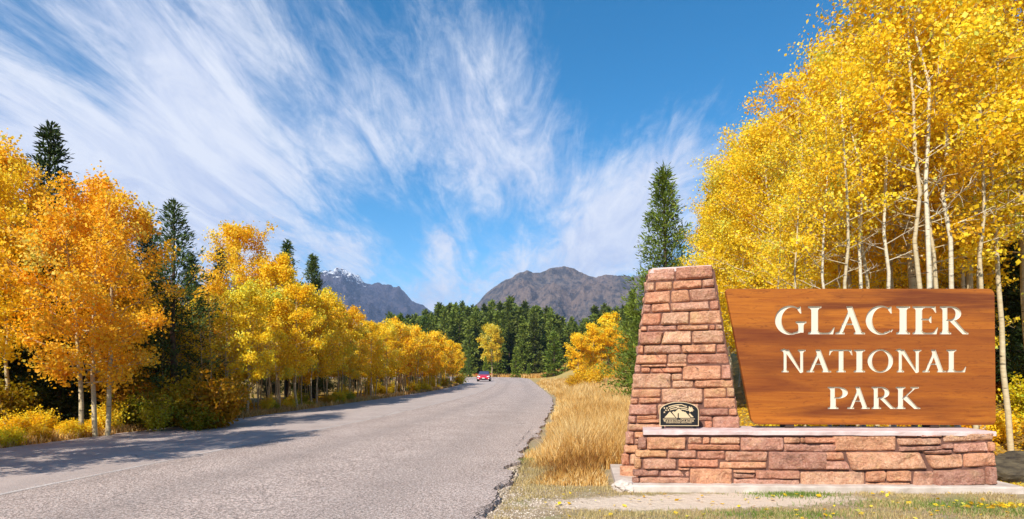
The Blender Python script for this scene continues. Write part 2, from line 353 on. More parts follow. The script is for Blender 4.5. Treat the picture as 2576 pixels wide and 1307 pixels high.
mountain('mountain_left', D1, [(300,900),(480,840),(600,790),(700,770),(790,722),(820,703),(836,690),(850,684),(868,681),(884,687),(904,690),(910,702),(916,709),(936,713),(955,708),(972,713),(985,716),(990,722),(1003,722),(1016,734),(1034,756),(1046,766),(1062,771),(1092,784),(1130,802),(1200,840),(1300,900)], 1300, rockL, 4.2, .07)
mountain('mountain_right', D2, [(1120,835),(1170,790),(1197,767),(1212,752),(1226,739),(1240,730),(1252,722),(1275,706),(1293,697),(1303,689),(1314,683),(1345,684),(1378,683),(1394,678),(1418,673),(1434,679),(1450,684),(1478,693),(1500,697),(1530,690),(1562,688),(1600,696),(1680,705),(1800,740),(2000,790),(2400,830),(2800,900)], 950, rockR, 9.7, .085)

# ------------------------------------------------------------------ trees
def frame(d):
    d = d / (np.linalg.norm(d, axis=-1, keepdims=True) + 1e-9); up = np.where(np.abs(d[..., 2:3]) > .9, np.array([1., 0, 0]), np.array([0, 0, 1.]))
    a = np.cross(d, up); a /= np.linalg.norm(a, axis=-1, keepdims=True); return d, a, np.cross(a, d)
def tubes(paths, sides=5):
    V = []; Fq = []; off = 0; ang = np.arange(sides) * 2 * np.pi / sides; cs, sn = np.cos(ang), np.sin(ang)
    for pts, rad in paths:
        pts = np.asarray(pts); t = np.gradient(pts, axis=0); d, a, b = frame(t)
        ring = pts[:, None] + (a[:, None] * cs[None, :, None] + b[:, None] * sn[None, :, None]) * np.asarray(rad)[:, None, None]
        V.append(ring.reshape(-1, 3)); n = len(pts)
        I = off + np.arange(n * sides).reshape(n, sides); J = np.roll(I, -1, 1)
        Fq.append(np.stack([I[:-1], J[:-1], J[1:], I[1:]], -1).reshape(-1, 4)); off += n * sides
    return np.concatenate(V), np.concatenate(Fq)
def leaves(cent, size, rng, tone, out=None, aspect=.85, outb=.5):
    n = len(cent); nrm = rng.normal(size=(n, 3))
    if out is not None: nrm = nrm + out * outb * 2
    d, a, b = frame(nrm); th = rng.uniform(0, 2 * np.pi, n)[:, None]; u = a * np.cos(th) + b * np.sin(th); v = np.cross(d, u)
    s = (size * np.clip(rng.lognormal(0, .28, n), .5, 1.7))[:, None] * .5
    V = np.stack([cent - u * s, cent - v * s * aspect + u * s * .15, cent + u * s * 1.1, cent + v * s * aspect + u * s * .15 + d * s * .25], 1).reshape(-1, 3)
    return V, np.arange(n * 4).reshape(n, 4), tone
def aspen_meshes(name, seed, H, t0, RR, nb, nleaf, lsize, stems=1, lean=(0, 0), sides=6, bark=None, r0=None, sparse=0., clump=.115, elb=4, leaf_from=0.):
    rng = np.random.default_rng(seed); trunk = []; anchors = []; odir = []; tn = []
    for s in range(stems):
        base = np.array([0, 0, -.1]) if stems == 1 else np.array([(s - (stems - 1) / 2) * .24 + rng.uniform(-.03, .03), rng.uniform(-.15, .15), -.1])
        hs = H * (1 if s == stems // 2 else rng.uniform(.84, .95)); n = 12; z = np.linspace(0, 1, n)
        wob = np.cumsum(rng.normal(size=(n, 2)) * .035, 0) * H / 6
        spread = (s - (stems - 1) / 2) * .38
        pts = np.stack([base[0] + wob[:, 0] + lean[0] * z * H + spread * z ** 1.4, base[1] + wob[:, 1] + lean[1] * z * H, base[2] + z * hs], 1)
        r = (r0 or .011 * H + .01); rad = r * (1 - z) ** .8 * .92 + .006
        trunk.append((pts, rad))
        def tp(q): return np.array([np.interp(q, z, pts[:, k]) for k in range(3)])
        nbs = nb // stems
        for i in range(nbs):
            s1 = (i + rng.uniform(0, 1)) / nbs; q = t0 + (1 - t0) * s1 * .95; p0 = tp(q)
            az = i * 2.399 + rng.uniform(-.5, .5) + s
            env = np.sin(np.pi * (s1 * .86 + .10) ** .85) ** .75
            L = RR * env * rng.uniform(.7, 1.15) / (1 if stems == 1 else 1.12)
            el = np.radians(elb + (64 - elb) * s1 ** .8 + rng.uniform(-10, 10)); m_ = 6; k = np.linspace(0, 1, m_)
            hx, hy = np.cos(az), np.sin(az)
            path = np.stack([p0[0] + hx * L * k, p0[1] + hy * L * k, p0[2] + L * np.tan(el) * (.75 * k + .1 * k * k) * .8], 1) + np.cumsum(rng.normal(size=(m_, 3)) * .02 * L, 0) * k[:, None]
            br = max(.004, r * .30 * (1 - q) + .004); trunk.append((path, br * (1 - k * .75)))
            bt = rng.normal() * .16
            nt = 7
            for j in range(nt):
                f = rng.uniform(.28, 1); pj = np.array([np.interp(f, k, path[:, c]) for c in range(3)])
                dv = np.array([hx, hy, .5]) * .7 + rng.normal(size=3) * .65; dv /= np.linalg.norm(dv); lj = rng.uniform(.25, .6) * (L * .5 + .15)
                e = pj + dv * lj; trunk.append((np.stack([pj, (pj + e) / 2 + rng.normal(size=3) * .02, e]), np.array([br * .45, br * .33, br * .2]) + .001))
                if rng.uniform() < sparse: continue
                for q2 in (.5, .8, 1.05): anchors.append(pj + dv * lj * q2); odir.append((hx, hy, .4)); tn.append(bt + rng.normal() * .08)
            for f in (.55, .75, .95, 1.05):
                anchors.append(path[-1] * f + path[0] * (1 - f) if f < 1 else path[-1]); odir.append((hx, hy, .5)); tn.append(bt)
        for q in np.linspace(.93, 1.01, 4): anchors.append(tp(min(q, 1)) + [0, 0, max(0, q - 1) * H]); odir.append((0, 0, 1)); tn.append(.1)
    A = np.array(anchors); O = np.array(odir); T = np.array(tn); wt_ = rng.lognormal(0, .9, len(A)); pick = rng.choice(len(A), nleaf, p=wt_ / wt_.sum())
    sg = clump * (H / 6) ** .5; cent = A[pick] + rng.normal(size=(nleaf, 3)) * sg * np.array([1, 1, .85]); keep = cent[:, 2] > max(.5, leaf_from * H)
    cent = cent[keep]; pick = pick[keep]
    hgt = (cent[:, 2] / H - .5) * .1
    tone = np.clip(.52 + T[pick] + rng.normal(size=len(pick)) * .17 + hgt, 0, 1)
    big = tubes([t for t in trunk if len(t[0]) > 3], sides); tw = tubes([t for t in trunk if len(t[0]) <= 3], 3)
    tm = np_mesh(name + '_trunk', [(*big, 0, None), (*tw, 0, None)], [bark or aspen_bark], True)
    lv = leaves(cent, lsize, rng, tone, O[pick]); cm = np_mesh(name + '_crown', [(lv[0], lv[1], 0, lv[2])], [aspen_leaf])
    return tm, cm
def conifer_meshes(name, seed, H, RR, t0, nb, per, ln, wd, top_sparse=0., up=0., one=False, pw=.85, droop=-8, tuft=.55):
    rng = np.random.default_rng(seed); paths = []; z = np.linspace(0, 1, 8)
    tr = np.stack([np.cumsum(rng.normal(size=8) * .01 * H / 3), np.cumsum(rng.normal(size=8) * .01 * H / 3), z * H - .1], 1); r = .012 * H + .03
    paths.append((tr, r * (1 - z) ** .9 + .008)); C0 = []; Dd = []; T = []
    for i in range(nb):
        s = (i + rng.uniform(0, 1)) / nb; s = s ** (1 - .25 * top_sparse); q = t0 + (1 - t0) * s
        p0 = np.array([np.interp(q, z, tr[:, k]) for k in range(3)]); az = rng.uniform(0, 2 * np.pi)
        L = RR * ((1 - s) ** pw * .95 + .06) * rng.uniform(.6, 1.15)
        el = np.radians(droop + up + 58 * s ** 1.6 + rng.uniform(-9, 9)); k = np.linspace(0, 1, 5); h = np.array([np.cos(az), np.sin(az)])
        path = np.stack([p0[0] + h[0] * L * k * np.cos(el), p0[1] + h[1] * L * k * np.cos(el), p0[2] + L * (np.sin(el) * k + .22 * (k ** 2 - .3 * k))], 1)
        paths.append((path, (.006 + .010 * (1 - s)) * H / 8 * (1 - .8 * k)))
        n = max(6, int(per * (L / RR + .15))); f = rng.uniform(.12, 1.0, n) ** .7
        side = rng.normal(size=(n, 3)) * np.array([1, 1, .5]) * (.20 * L * (1.05 - f[:, None]) + .04 * RR)
        P = np.stack([np.interp(f, k, path[:, c]) for c in range(3)], 1) + side
        dv = np.array([h[0], h[1], .25 + .5 * s]) * (1 - tuft) + rng.normal(size=(n, 3)) * tuft * .75 + side / (.2 * L + .01) * .35 + np.array([0, 0, .18])
        C0.append(P); Dd.append(dv); T.append(np.full(n, rng.normal() * .12) + (f - .5) * .35)
    n = int(per * 1.5); f = rng.uniform(.9, 1.02, n); C0.append(np.stack([np.interp(f, z, tr[:, 0]), np.interp(f, z, tr[:, 1]), f * H - .1], 1)); Dd.append(rng.normal(size=(n, 3)) * .4 + [0, 0, .8]); T.append(np.zeros(n))
    P = np.concatenate(C0); D = np.concatenate(Dd); T = np.concatenate(T); n = len(P)
    d, a, b = frame(D); th = rng.uniform(0, 2*np.pi, n)[:, None]; w = a * np.cos(th) + b * np.sin(th)
    l = (ln * rng.uniform(.6, 1.3, n))[:, None]; ww = (wd * rng.uniform(.7, 1.3, n))[:, None]
    V = np.stack([P, P + d * l * .55 + w * ww, P + d * l, P + d * l * .55 - w * ww], 1).reshape(-1, 3); Q = np.arange(n * 4).reshape(n, 4)
    tone = np.clip(.5 + T + rng.normal(size=n) * .15, 0, 1); tb = tubes(paths, 5)
    if one: return np_mesh(name, [(*tb, 0, None), (V, Q, 1, tone)], [pine_bark, needle])
    return np_mesh(name + '_trunk', [(*tb, 0, None)], [pine_bark], True), np_mesh(name + '_crown', [(V, Q, 0, tone)], [needle])

rs = random.Random(11)
def place(name, cat, meshes, X, Y, label, group, sc=1., sz=None, rz=None, tint=(1,1,1), rot=(0,0)):
    z = float(gh(X, Y)); o = empty(name, (X, Y, z), label, cat, group, rz if rz is not None else rs.uniform(0, 6.28)); o.scale = (sc, sc, sz or sc); o.rotation_euler[0] = rot[0]; o.rotation_euler[1] = rot[1]
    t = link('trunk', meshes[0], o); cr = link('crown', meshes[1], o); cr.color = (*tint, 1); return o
ORG, YEL, LEM, GLD = (1.0,.80,.8), (1.0,1.0,1.0), (1.0,1.06,1.2), (1.0,.91,.9)
# --- meshes: near, middle and far aspens
nearA = aspen_meshes('aspen_trio', 1, 5.9, .27, 1.85, 75, 29000, .062, stems=3, r0=.056, bark=cream_bark)
mid = [aspen_meshes('aspen_mid', 20 + i, 5.6, .30, 1.25, 36, 12500, .078, r0=.050, bark=tan_bark) for i in range(4)]
tall = [aspen_meshes('aspen_tall', 40 + i, 7.4, .30, 1.55, 46, 19000, .068, r0=.06, bark=cream_bark) for i in range(2)]
far = [aspen_meshes('aspen_far', 60 + i, 5.4, .32, 1.4, 28, 6500, .125, r0=.05, bark=tan_bark, sides=4, clump=.15) for i in range(3)]
big = [aspen_meshes('aspen_big', 80 + i, 9.5, .30, 1.7, 60, 34000, .058, r0=.085, lean=((-.055, -.07, -.03, -.045)[i], 0), clump=.13) for i in range(3)]
big += [aspen_meshes('aspen_open', 90 + i, 9.5, .34, 1.6, 44, 13500, .060, r0=.080, lean=((-.05, -.075, -.02)[i], 0), clump=.11, bark=cream_bark, sparse=.25) for i in range(3)]
bare = [aspen_meshes('bare_pole', 100 + i, 4.6, .45, .8, 16, 500, .07, r0=.032, bark=tan_bark, sides=4, sparse=.6) for i in range(3)]

# --- left side of the road
place('aspen_tree', 'tree', nearA, gx(232, 13.9), 13.9, 'large orange aspen with three pale trunks rising from one base beside the road', None, 1.0, rz=.25, tint=ORG)
L_aspens = [  # px, depth, mesh, scale, tint, label
 (5, 15.5, tall[0], .97, (1,.82,.72), 'tallest golden aspen at the left edge, in front of the dark pine top'),
 (-60, 14.2, tall[1], .86, YEL, 'yellow aspen cut off by the left frame edge, beside the road'),
 (60, 17.5, tall[1], .80, GLD, 'golden aspen with a broad crown between the left edge and the trio of trunks'),
 (225, 18.5, tall[0], .90, (1,.78,.66), 'deep orange aspen whose top rises just behind the three-trunk aspen'),
 (285, 17.0, mid[0], .85, (1,.85,.75), 'orange aspen tucked between the three-trunk aspen and the dark pine'),
 (592, 24.0, tall[1], .99, GLD, 'tall golden aspen with bare lower branches right of the dark pine'),
 (680, 26.0, tall[0], .82, YEL, 'round-topped aspen just right of the tall golden one, below a pine top'),
 (622, 20.6, mid[1], .80, LEM, 'small lemon yellow aspen at the road edge, low crown and thin pale trunk'),
 (700, 24.0, mid[2], 1.05, YEL, 'bright yellow aspen behind the small lemon yellow one'),
 (750, 23.5, mid[3], .86, YEL, 'slim yellow aspen right of the small lemon yellow one'),
]
for px, Y, me, sc, tint, lab in L_aspens: place('aspen_tree', 'tree', me, gx(px, Y), Y, lab, 'aspens left of the road', sc, tint=tint)
ords = ['first','second','third','fourth','fifth','sixth','seventh','eighth','ninth','tenth','eleventh','twelfth','thirteenth','fourteenth','fifteenth','sixteenth','seventeenth']
k = 0
for Y in [26.0, 28.3, 30.4, 32.6, 35.0, 37.5, 40.2, 43.0, 46.2, 49.6, 53.2, 56.8, 60.5, 64.0]:
    X = float(interp(LE, Y)) - rs.uniform(.5, 1.2); me = (mid if Y < 36 else far)[k % 3]
    t = rs.choice([YEL, GLD, (1,.93,.85), YEL]) if Y < 36 else rs.choice([GLD, (1,.86,.75), (1,.93,.85)])
    place('aspen_tree', 'tree', me, X, Y, f'golden aspen in the front row of the left roadside, {ords[k]} after the slim yellow one', 'aspens left of the road', rs.uniform(.80, 1.02) * (.88 if Y > 30 else 1), tint=t); k += 1
for j in range(46):
    Y = rs.uniform(19, 66); X = float(interp(LE, Y)) - rs.uniform(1.9, 5.5) - (1.5 if Y < 26 else 0)
    place('aspen_tree', 'tree', (far if Y > 34 else mid)[rs.randrange(3)], X, Y, 'yellow aspen crowded behind the front row left of the road', 'aspens in the rows behind', rs.uniform(.62, .92), tint=rs.choice([YEL, GLD, LEM]))
for j in range(170):
    Y = 19 + 45 * rs.random() ** 1.2; X = float(interp(LE, Y)) - rs.uniform(.35, 3.2)
    place('sapling', 'sapling', bare[j % 3], X, Y, f"thin bare aspen sapling {'beside the ragged dark pine' if Y < 24 else 'under the bright yellow aspens' if Y < 33 else 'in the middle of the golden row' if Y < 46 else 'at the far end of the golden row'}", 'bare saplings in the grove', rs.uniform(.6, 1.0), tint=YEL, rot=(rs.uniform(-.06,.06), rs.uniform(-.06,.06)))
# --- conifers
pineA = conifer_meshes('pine_dark', 201, 6.7, 1.8, .08, 125, 85, .17, .020, top_sparse=.6, up=4, droop=-4)
pineB = conifer_meshes('pine_tuft', 202, 9.4, 1.9, .2, 120, 95, .22, .030, up=18, tuft=.7)
pineC = conifer_meshes('pine_full', 203, 9.9, 2.1, .03, 210, 120, .20, .026, up=14, tuft=.65, pw=.75)
pineD = conifer_meshes('pine_cone', 204, 9.9, 2.7, .02, 230, 120, .22, .026, up=10, tuft=.6, pw=.92)
pineF = [conifer_meshes('conifer_far', 210 + i, 15, (2.0, 2.5, 1.7, 2.8)[i], .04, 95, 34, .75, .15, one=True, pw=.7 + .1 * i, up=-4, tuft=.5) for i in range(4)]
GR, DG, OG, BG = (1,1,1), (.55,.62,.62), (1.5,1.25,.8), (.8,.9,1.05)
place('pine_tree', 'tree', pineA, gx(440, 18.9), 18.9, 'dark pine with a thin ragged top standing alone above the orange aspens', 'pines left of the road', 1.03, tint=(.8,.9,1.0))
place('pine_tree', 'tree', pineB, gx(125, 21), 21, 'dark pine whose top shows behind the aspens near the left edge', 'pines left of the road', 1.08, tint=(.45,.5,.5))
place('pine_tree', 'tree', pineB, gx(722, 31), 31, 'left one of two pine tops behind the tall golden aspen', 'pines left of the road', .88, tint=BG)
place('pine_tree', 'tree', pineC, gx(788, 33), 33, 'right one of two pine tops, beside the snowy mountain', 'pines left of the road', .80, tint=GR)
place('pine_tree', 'tree', pineA, gx(395, 20.5), 20.5, 'short dark pine left behind the ragged topped pine', 'pines left of the road', .78, tint=(.6,.65,.7))
place('pine_tree', 'tree', pineA, gx(505, 21.5), 21.5, 'short dark pine behind the shrubs right of the ragged topped pine', 'pines left of the road', .62, tint=(.7,.8,.8))
for j, (px, Y, s) in enumerate([(-40,16.5,.8),(20,16.8,.62),(80,16.6,.55),(150,16.9,.55),(-90,15.6,.6),(30,19.5,.75),(95,18.5,.6),(160,19.2,.62),(210,21,.7),(-120,16,.7),(300,22,.7),(0,22,.9),(140,23,.85),(360,25,.8),(-200,19,.9),(250,26,.85),(480,27,.72),(560,29,.75)]):
    place('pine_tree', 'tree', pineC if j % 2 else pineB, gx(px, Y), Y, f"dark shaded pine in the left forest, {'left of the three-trunk aspen' if px < 180 else 'behind the three-trunk aspen' if px < 350 else 'behind the ragged pine'}", 'shaded pines in the left forest', s, tint=(.35,.38,.34))  # forest shade is put into the dark needle tint
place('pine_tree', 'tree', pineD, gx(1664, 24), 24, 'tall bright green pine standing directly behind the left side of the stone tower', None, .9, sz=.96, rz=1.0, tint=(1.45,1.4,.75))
place('pine_tree', 'tree', pineB, gx(1790, 30), 30, 'dark pine top just showing over the yellow aspens right of the tall green pine', None, .98, tint=(.6,.7,.6))
place('pine_tree', 'tree', pineC, gx(1590, 33), 33, 'lower green pine at the left foot of the tall pine behind the tower', None, .58, tint=(1.4,1.3,.8))
for px, Y, s, lab in [(1530,70,.62,'dark green pine behind the middle of the orange clump'),(1575,72,.7,'dark green pine right behind the orange clump'),(1490,75,.55,'dark green pine left behind the orange clump')]: place('pine_tree', 'tree', pineC, gx(px, Y), Y, lab, 'pines behind the orange clump', s, tint=(.8,.85,.6))
for j in range(44):
    Y = 21 + 60 * (j + rs.random()) / 44; X = float(interp(LE, Y)) - rs.uniform(6.0, 9.5)
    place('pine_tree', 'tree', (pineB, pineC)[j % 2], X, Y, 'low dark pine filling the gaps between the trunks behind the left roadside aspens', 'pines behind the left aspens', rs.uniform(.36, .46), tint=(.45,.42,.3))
# the far wood: each conifer its own object
topline = [(1000,800),(1060,790),(1120,772),(1160,768),(1200,775),(1260,762),(1330,765),(1390,778),(1420,812),(1465,805),(1500,778),(1560,775),(1640,790),(1700,800)]
def top_y(px): return float(np.interp(px, [a for a, b in topline], [b for a, b in topline]))
cnt = 0
for row, Y in enumerate([150, 158, 167, 177, 188, 200, 214]):
    n = 38
    for i in range(n):
        px = 985 + (1860 - 985) * (i + rs.uniform(-.45, .45)) / n; Yj = Y + rs.uniform(-4, 4)
        ty = top_y(px) + (1 - row / 6) * rs.uniform(5, 45) + rs.uniform(-12, 20)
        H = (HY - ty) / F * Yj + EYE; X = gx(px, Yj)
        o = link('conifer', pineF[rs.randrange(4)]); o.location = (X, Yj, -.2); s = H / 15; o.scale = (s * rs.uniform(.85, 1.4), s * rs.uniform(.85, 1.4), s); o.rotation_euler[2] = rs.uniform(0, 6.28)
        g1 = rs.choice([.7, .9, 1.1, 1.3, 1.5]) * rs.uniform(.85, 1.15); o.color = (g1 * 1.25, g1 * 1.1, g1 * .75, 1)
        where = 'above the end of the golden row' if px < 1170 else 'above the red car' if px < 1270 else 'right of the pale yellow tree' if px < 1400 else 'left of the orange clump' if px < 1450 else 'behind the orange clump' if px < 1600 else 'behind the tower'
        tag(o, f"{'front row' if row < 2 else 'inner' if row < 5 else 'hindmost'} conifer of the far wood, {where}", 'tree', 'conifers of the far wood')
for (px, Y, py, wd, cc, lab) in [(1180,128,875,.5,(1.1,1.1,.8),'slim young conifer at the wood edge left of the red car'),(1222,126,898,.8,(2.0,1.8,.7),'small bright green conifer below the pale yellow tree, right behind the red car'),(1298,126,875,.9,(1.9,1.7,.8),'small lime green conifer in front of the wood, right of the pale yellow tree'),
     (1395,120,838,1.3,(1.7,1.6,.9),'broad light green conifer before the wood, above the road bend'),(1440,118,862,1.1,(1.2,1.2,.8),'mid green conifer left of the orange bush, before the wood'),(1330,124,915,.9,(1.8,1.7,.8),'lowest young conifer at the grass edge of the bend'),(1010,90,795,.9,(.9,1,.8),'conifer top poking over the far end of the golden row'),(1070,110,800,.9,(.9,1,.8),'conifer rising between the last golden crowns and the wood')]:
    o = link('conifer', pineF[1]); H = (HY - py) / F * Y + EYE; o.location = (gx(px, Y), Y, -.1); s = H / 15; o.scale = (s * wd * 1.3, s * wd * 1.3, s); o.color = (*cc, 1); tag(o, lab, 'tree', 'young conifers before the wood')
# yellow trees in the distance
place('aspen_tree', 'tree', far[0], gx(1237, 134), 134, 'pale yellow tree standing before the dark far wood, above the red car', None, 2.15, tint=(.80,.85,1.6))
place('aspen_tree', 'tree', far[1], gx(1150, 100), 100, 'last golden aspen where the road bends out of sight', None, .9, tint=GLD)
for px, Y, py, t, lab in [(1455,58,838,(1,.85,.8),'low orange aspen, leftmost of the clump beyond the golden grass'),(1492,60,820,(1,.85,.8),'orange aspen in the middle of the clump beyond the golden grass'),(1530,62,790,(1,.9,.85),'tallest orange aspen of the clump beyond the golden grass'),(1562,60,838,(1,.8,.7),'rusty aspen at the right of the clump, beside the green pine'),(1600,45,870,(1,.85,.7),'small rust yellow aspen against the left side of the tower')]:
    H = (HY - py) / F * Y + EYE - float(gh(gx(px, Y), Y)); place('aspen_tree', 'tree', far[rs.randrange(3)], gx(px, Y), Y, lab, 'orange aspens beyond the golden grass', H / 5.6, tint=(1, t[1] * 1.1, t[2]))
# --- grove behind the sign
grove = [ # px of trunk base, depth, mesh, scale, tint, label
 (2175, 12.6, 5, .86, YEL, 'open yellow aspen with a forked cream trunk rising behind the letters of the sign'),
 (2335, 11.6, 4, 1.08, GLD, 'tall golden aspen with a pale trunk leaning left behind the middle of the sign'),
 (2385, 11.0, 5, 1.12, YEL, 'nearest tall aspen, with the straightest pale trunk, behind the right part of the sign'),
 (2440, 12.4, 3, 1.1, GLD, 'aspen with a pale trunk behind the upper right corner of the sign'),
 (2610, 12.6, 5, 1.06, LEM, 'yellow aspen at the right frame edge, close beside the sign'),
 (2690, 11.0, 4, 1.12, LEM, 'aspen cut by the right frame edge, its branches reaching into the picture'),
 (2065, 14.2, 5, .90, YEL, 'bright aspen behind the first letters of the sign'),
 (1970, 16.5, 1, .88, YEL, 'bright yellow aspen behind the upper left corner of the sign'),
 (1890, 18.5, 0, .84, LEM, 'bright aspen in the gap between tower and sign'),
 (1835, 20.5, 2, .82, YEL, 'aspen behind the right edge of the stone tower'),
 (1800, 22.5, 2, .74, YEL, 'lowest yellow aspen at the left end of the grove, behind the top of the tower'),
]
for px, Y, i, s, t, lab in grove: place('aspen_tree', 'tree', big[i], gx(px, Y), Y, lab, 'aspens behind the sign', s, rz=0, tint=t)
for px, Y in [(2230,14.6),(2520,15.2),(2620,17),(2330,15.6),(2130,16.5),(2010,20),(1930,22),(1890,24.5),(1860,26),(2420,19),(2560,19),(2240,21),(2700,15),(2100,24),(2760,18),(2000,26),(2320,24),(2480,25)]:
    place('aspen_tree', 'tree', big[rs.randrange(3)], gx(px, Y), Y, 'yellow aspen deeper in the grove behind the sign', 'aspens deeper in the grove', rs.uniform(.88, 1.05), rz=rs.uniform(-.6, .6), tint=rs.choice([YEL, GLD, LEM]))
for px, Y, s in [(2560,20,.85),(2500,22,.8),(2640,17,.8),(2590,14.5,.6),(2660,13.5,.7),(2530,16.5,.6),(2440,28,1.),(2300,30,1.),(2150,32,1.)]:
    place('pine_tree', 'tree', pineC, gx(px, Y), Y, 'dark pine in the shade of the grove right of the sign', 'shaded pines in the right grove', s, tint=(.4,.45,.38))  # same needles tinted darker, the grove's shade painted into them
for j in range(46):
    px = rs.uniform(1900, 2680); Y = rs.uniform(12.5, 22)
    place('sapling', 'sapling', bare[j % 3], gx(px, Y), Y, f"thin bare sapling behind the sign, {'near its left corner' if px < 2060 else 'above the word PARK' if px < 2330 else 'near its right corner' if px < 2510 else 'right of the board'}", 'bare saplings behind the sign', rs.uniform(.8, 1.2), tint=YEL, rot=(rs.uniform(-.08,.08), rs.uniform(-.08,.08)))

poles = [aspen_meshes('aspen_pole', 130 + i, 8.6, .46, .9, 20, 3600, .058, r0=.050, leaf_from=.60, elb=26, lean=((-.03, -.06, .01, -.045)[i], 0), bark=(cream_bark, aspen_bark)[i % 2], sparse=.35) for i in range(4)]
for j, (px, Y, sc) in enumerate([(2035,10.6,.62),(2098,10.3,.70),(2122,10.0,.80),(2190,10.4,.82),(2215,10.9,.86),(2262,10.2,.86),(2312,9.9,.98),(2368,9.7,1.02),(2392,10.3,.95),(2425,10.0,1.0),(2462,10.6,.95),(2490,11.2,1.05),(2550,11.0,1.05),(1975,11.4,.56),(2240,12,.95),(2440,12.6,1.1)]):
    place('aspen_tree', 'tree', poles[j % 4], gx(px, Y), Y, f"slim pale aspen pole with few leaves, {ords[j] if j < 17 else 'last'} of those scattered behind the sign", 'slim aspen poles behind the sign', sc, rz=rs.uniform(-.4,.4), tint=YEL)
for px, Y, sc, lab in [(-420,8.5,.82,'aspen out of frame beside the lower left road edge, its shadow on the asphalt'),(-620,7.2,.9,'tall aspen out of frame at the left, shading the near asphalt'),(-300,10.2,.72,'aspen just out of frame left of the small yellow corner bush'),(-900,5.4,.9,'farthest left aspen out of frame, shading the road')]:
    place('aspen_tree', 'tree', tall[0 if sc < .8 else 1], gx(px, Y) if Y > 6 else -13.2, Y, lab, 'aspens left of the road', sc, tint=GLD)
# --- shrubs
def shrub_meshes(name, seed, n, size, R0, H0):
    rng = np.random.default_rng(seed); paths = []; A = []; O = []; T = []
    for i in range(26):
        az = rng.uniform(0, 6.28); rr = R0 * rng.uniform(.15, 1) ** .7; h = H0 * rng.uniform(.45, 1) * (1 - .35 * (rr / R0) ** 2); e = np.array([np.cos(az) * rr, np.sin(az) * rr, h]); k = np.linspace(0, 1, 4)[:, None]
        p = e * np.concatenate([k, k, k ** .8], 1) + rng.normal(size=(4, 3)) * .02; paths.append((p, np.linspace(.009, .003, 4))); t = rng.normal() * .2
        for f in np.linspace(.35, 1, 6): A.append(e * f + rng.normal(size=3) * .04); O.append(e / np.linalg.norm(e)); T.append(t)
    A = np.array(A); O = np.array(O); T = np.array(T); pk = rng.integers(0, len(A), n); c = A[pk] + rng.normal(size=(n, 3)) * .085; c[:, 2] = np.abs(c[:, 2]) + .02
    lv = leaves(c, size, rng, np.clip(.5 + T[pk] + rng.normal(size=n) * .15, 0, 1), O[pk]); tb = tubes(paths, 3)
    return np_mesh(name + '_stems', [(*tb, 0, None)], [tan_bark]), np_mesh(name + '_leaves', [(lv[0], lv[1], 0, lv[2])], [aspen_leaf])
shr = [shrub_meshes('shrub', 300 + i, 3200, .062, .55, (.8, 1.1, 1.4)[i]) for i in range(3)]
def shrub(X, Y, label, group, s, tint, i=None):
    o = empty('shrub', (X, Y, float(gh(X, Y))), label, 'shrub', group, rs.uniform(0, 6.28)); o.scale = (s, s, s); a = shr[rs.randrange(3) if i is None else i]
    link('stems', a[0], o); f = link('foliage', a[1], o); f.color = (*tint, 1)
named = [(400,15.2,.75,(.55,.62,.45),2,'pale green and yellow bush right of the three pale trunks'),(545,17.6,.7,(.95,1.2,1.2),1,'pale lemon bush at the road edge below the ragged pine'),(20,12.2,.55,(.9,1,.8),0,'small yellow bush in the lower left corner by the asphalt'),
 (470,16.4,.7,(.9,.8,.6),1,'amber bush at the road edge left of the pale lemon bush'),(1155,66,1.5,(1,1,.8),0,'rounded yellow bush at the tip of the roadside row, left of the red car')]
for px, Y, s, t, i, lab in named: shrub(gx(px, Y), Y, lab, 'shrubs along the left road edge', s, t, i)
for j in range(95):
    Y = 12.4 + 54 * rs.random() ** 1.1; X = float(interp(LE, Y)) - rs.uniform(.35, 2.2); t = rs.choice([(.92,.92,.6),(.92,.92,.6),(.7,.6,.4),(1,1,.8),(1,1,.8),(1,1,.8),(.45,.55,.35)])
    cn = {(.92,.92,.6):'golden',(.7,.6,.4):'dull amber',(1,1,.8):'bright yellow',(.45,.55,.35):'olive green',(.55,.45,.35):'brown'}[t]; wh = 'near the three-trunk aspen' if Y < 17 else 'near the ragged dark pine' if Y < 22 else 'under the bright yellow aspens' if Y < 32 else 'along the middle of the golden row' if Y < 48 else 'at the far end of the golden row'
    shrub(X, Y, f'{cn} roadside bush {wh}', 'low bushes at the foot of the trees', rs.uniform(.30, .62) * (1 + Y / 120) * (1.2 if X < interp(LE, Y) - 1.3 else 1), t)
for j in range(30):
    px = rs.uniform(-150, 560); Y = rs.uniform(15.5, 22); shrub(gx(px, Y), Y, f"dim {'amber' if (px // 60) % 2 else 'olive'} bush in the forest shade, {'left of the three trunks' if px < 200 else 'right of the three trunks'}", 'shaded forest bushes', rs.uniform(.8, 1.5), rs.choice([(.25,.30,.15),(.4,.38,.2),(.5,.36,.2)]))  # leaf tints dimmed so the colour itself carries the forest shade
for j in range(26):
    px = rs.uniform(1850, 2720); Y = rs.uniform(10.6, 16); shrub(gx(px, Y), Y, 'yellow underwood bush on the leaf litter behind the sign', 'bushes behind the sign', rs.uniform(.5, .9), rs.choice([(1,1,.8),(.8,.8,.5),(.7,.8,.4),(.85,.6,.4)]))
for j in range(26):
    px = rs.uniform(1425, 1680); Y = rs.uniform(44, 62); shrub(gx(px, Y), Y, 'rust coloured low bush on the grassy slope beyond the tower', 'bushes on the grassy slope', rs.uniform(.8, 1.7), rs.choice([(.7,.55,.5),(.9,.8,.7),(.6,.6,.5)]))

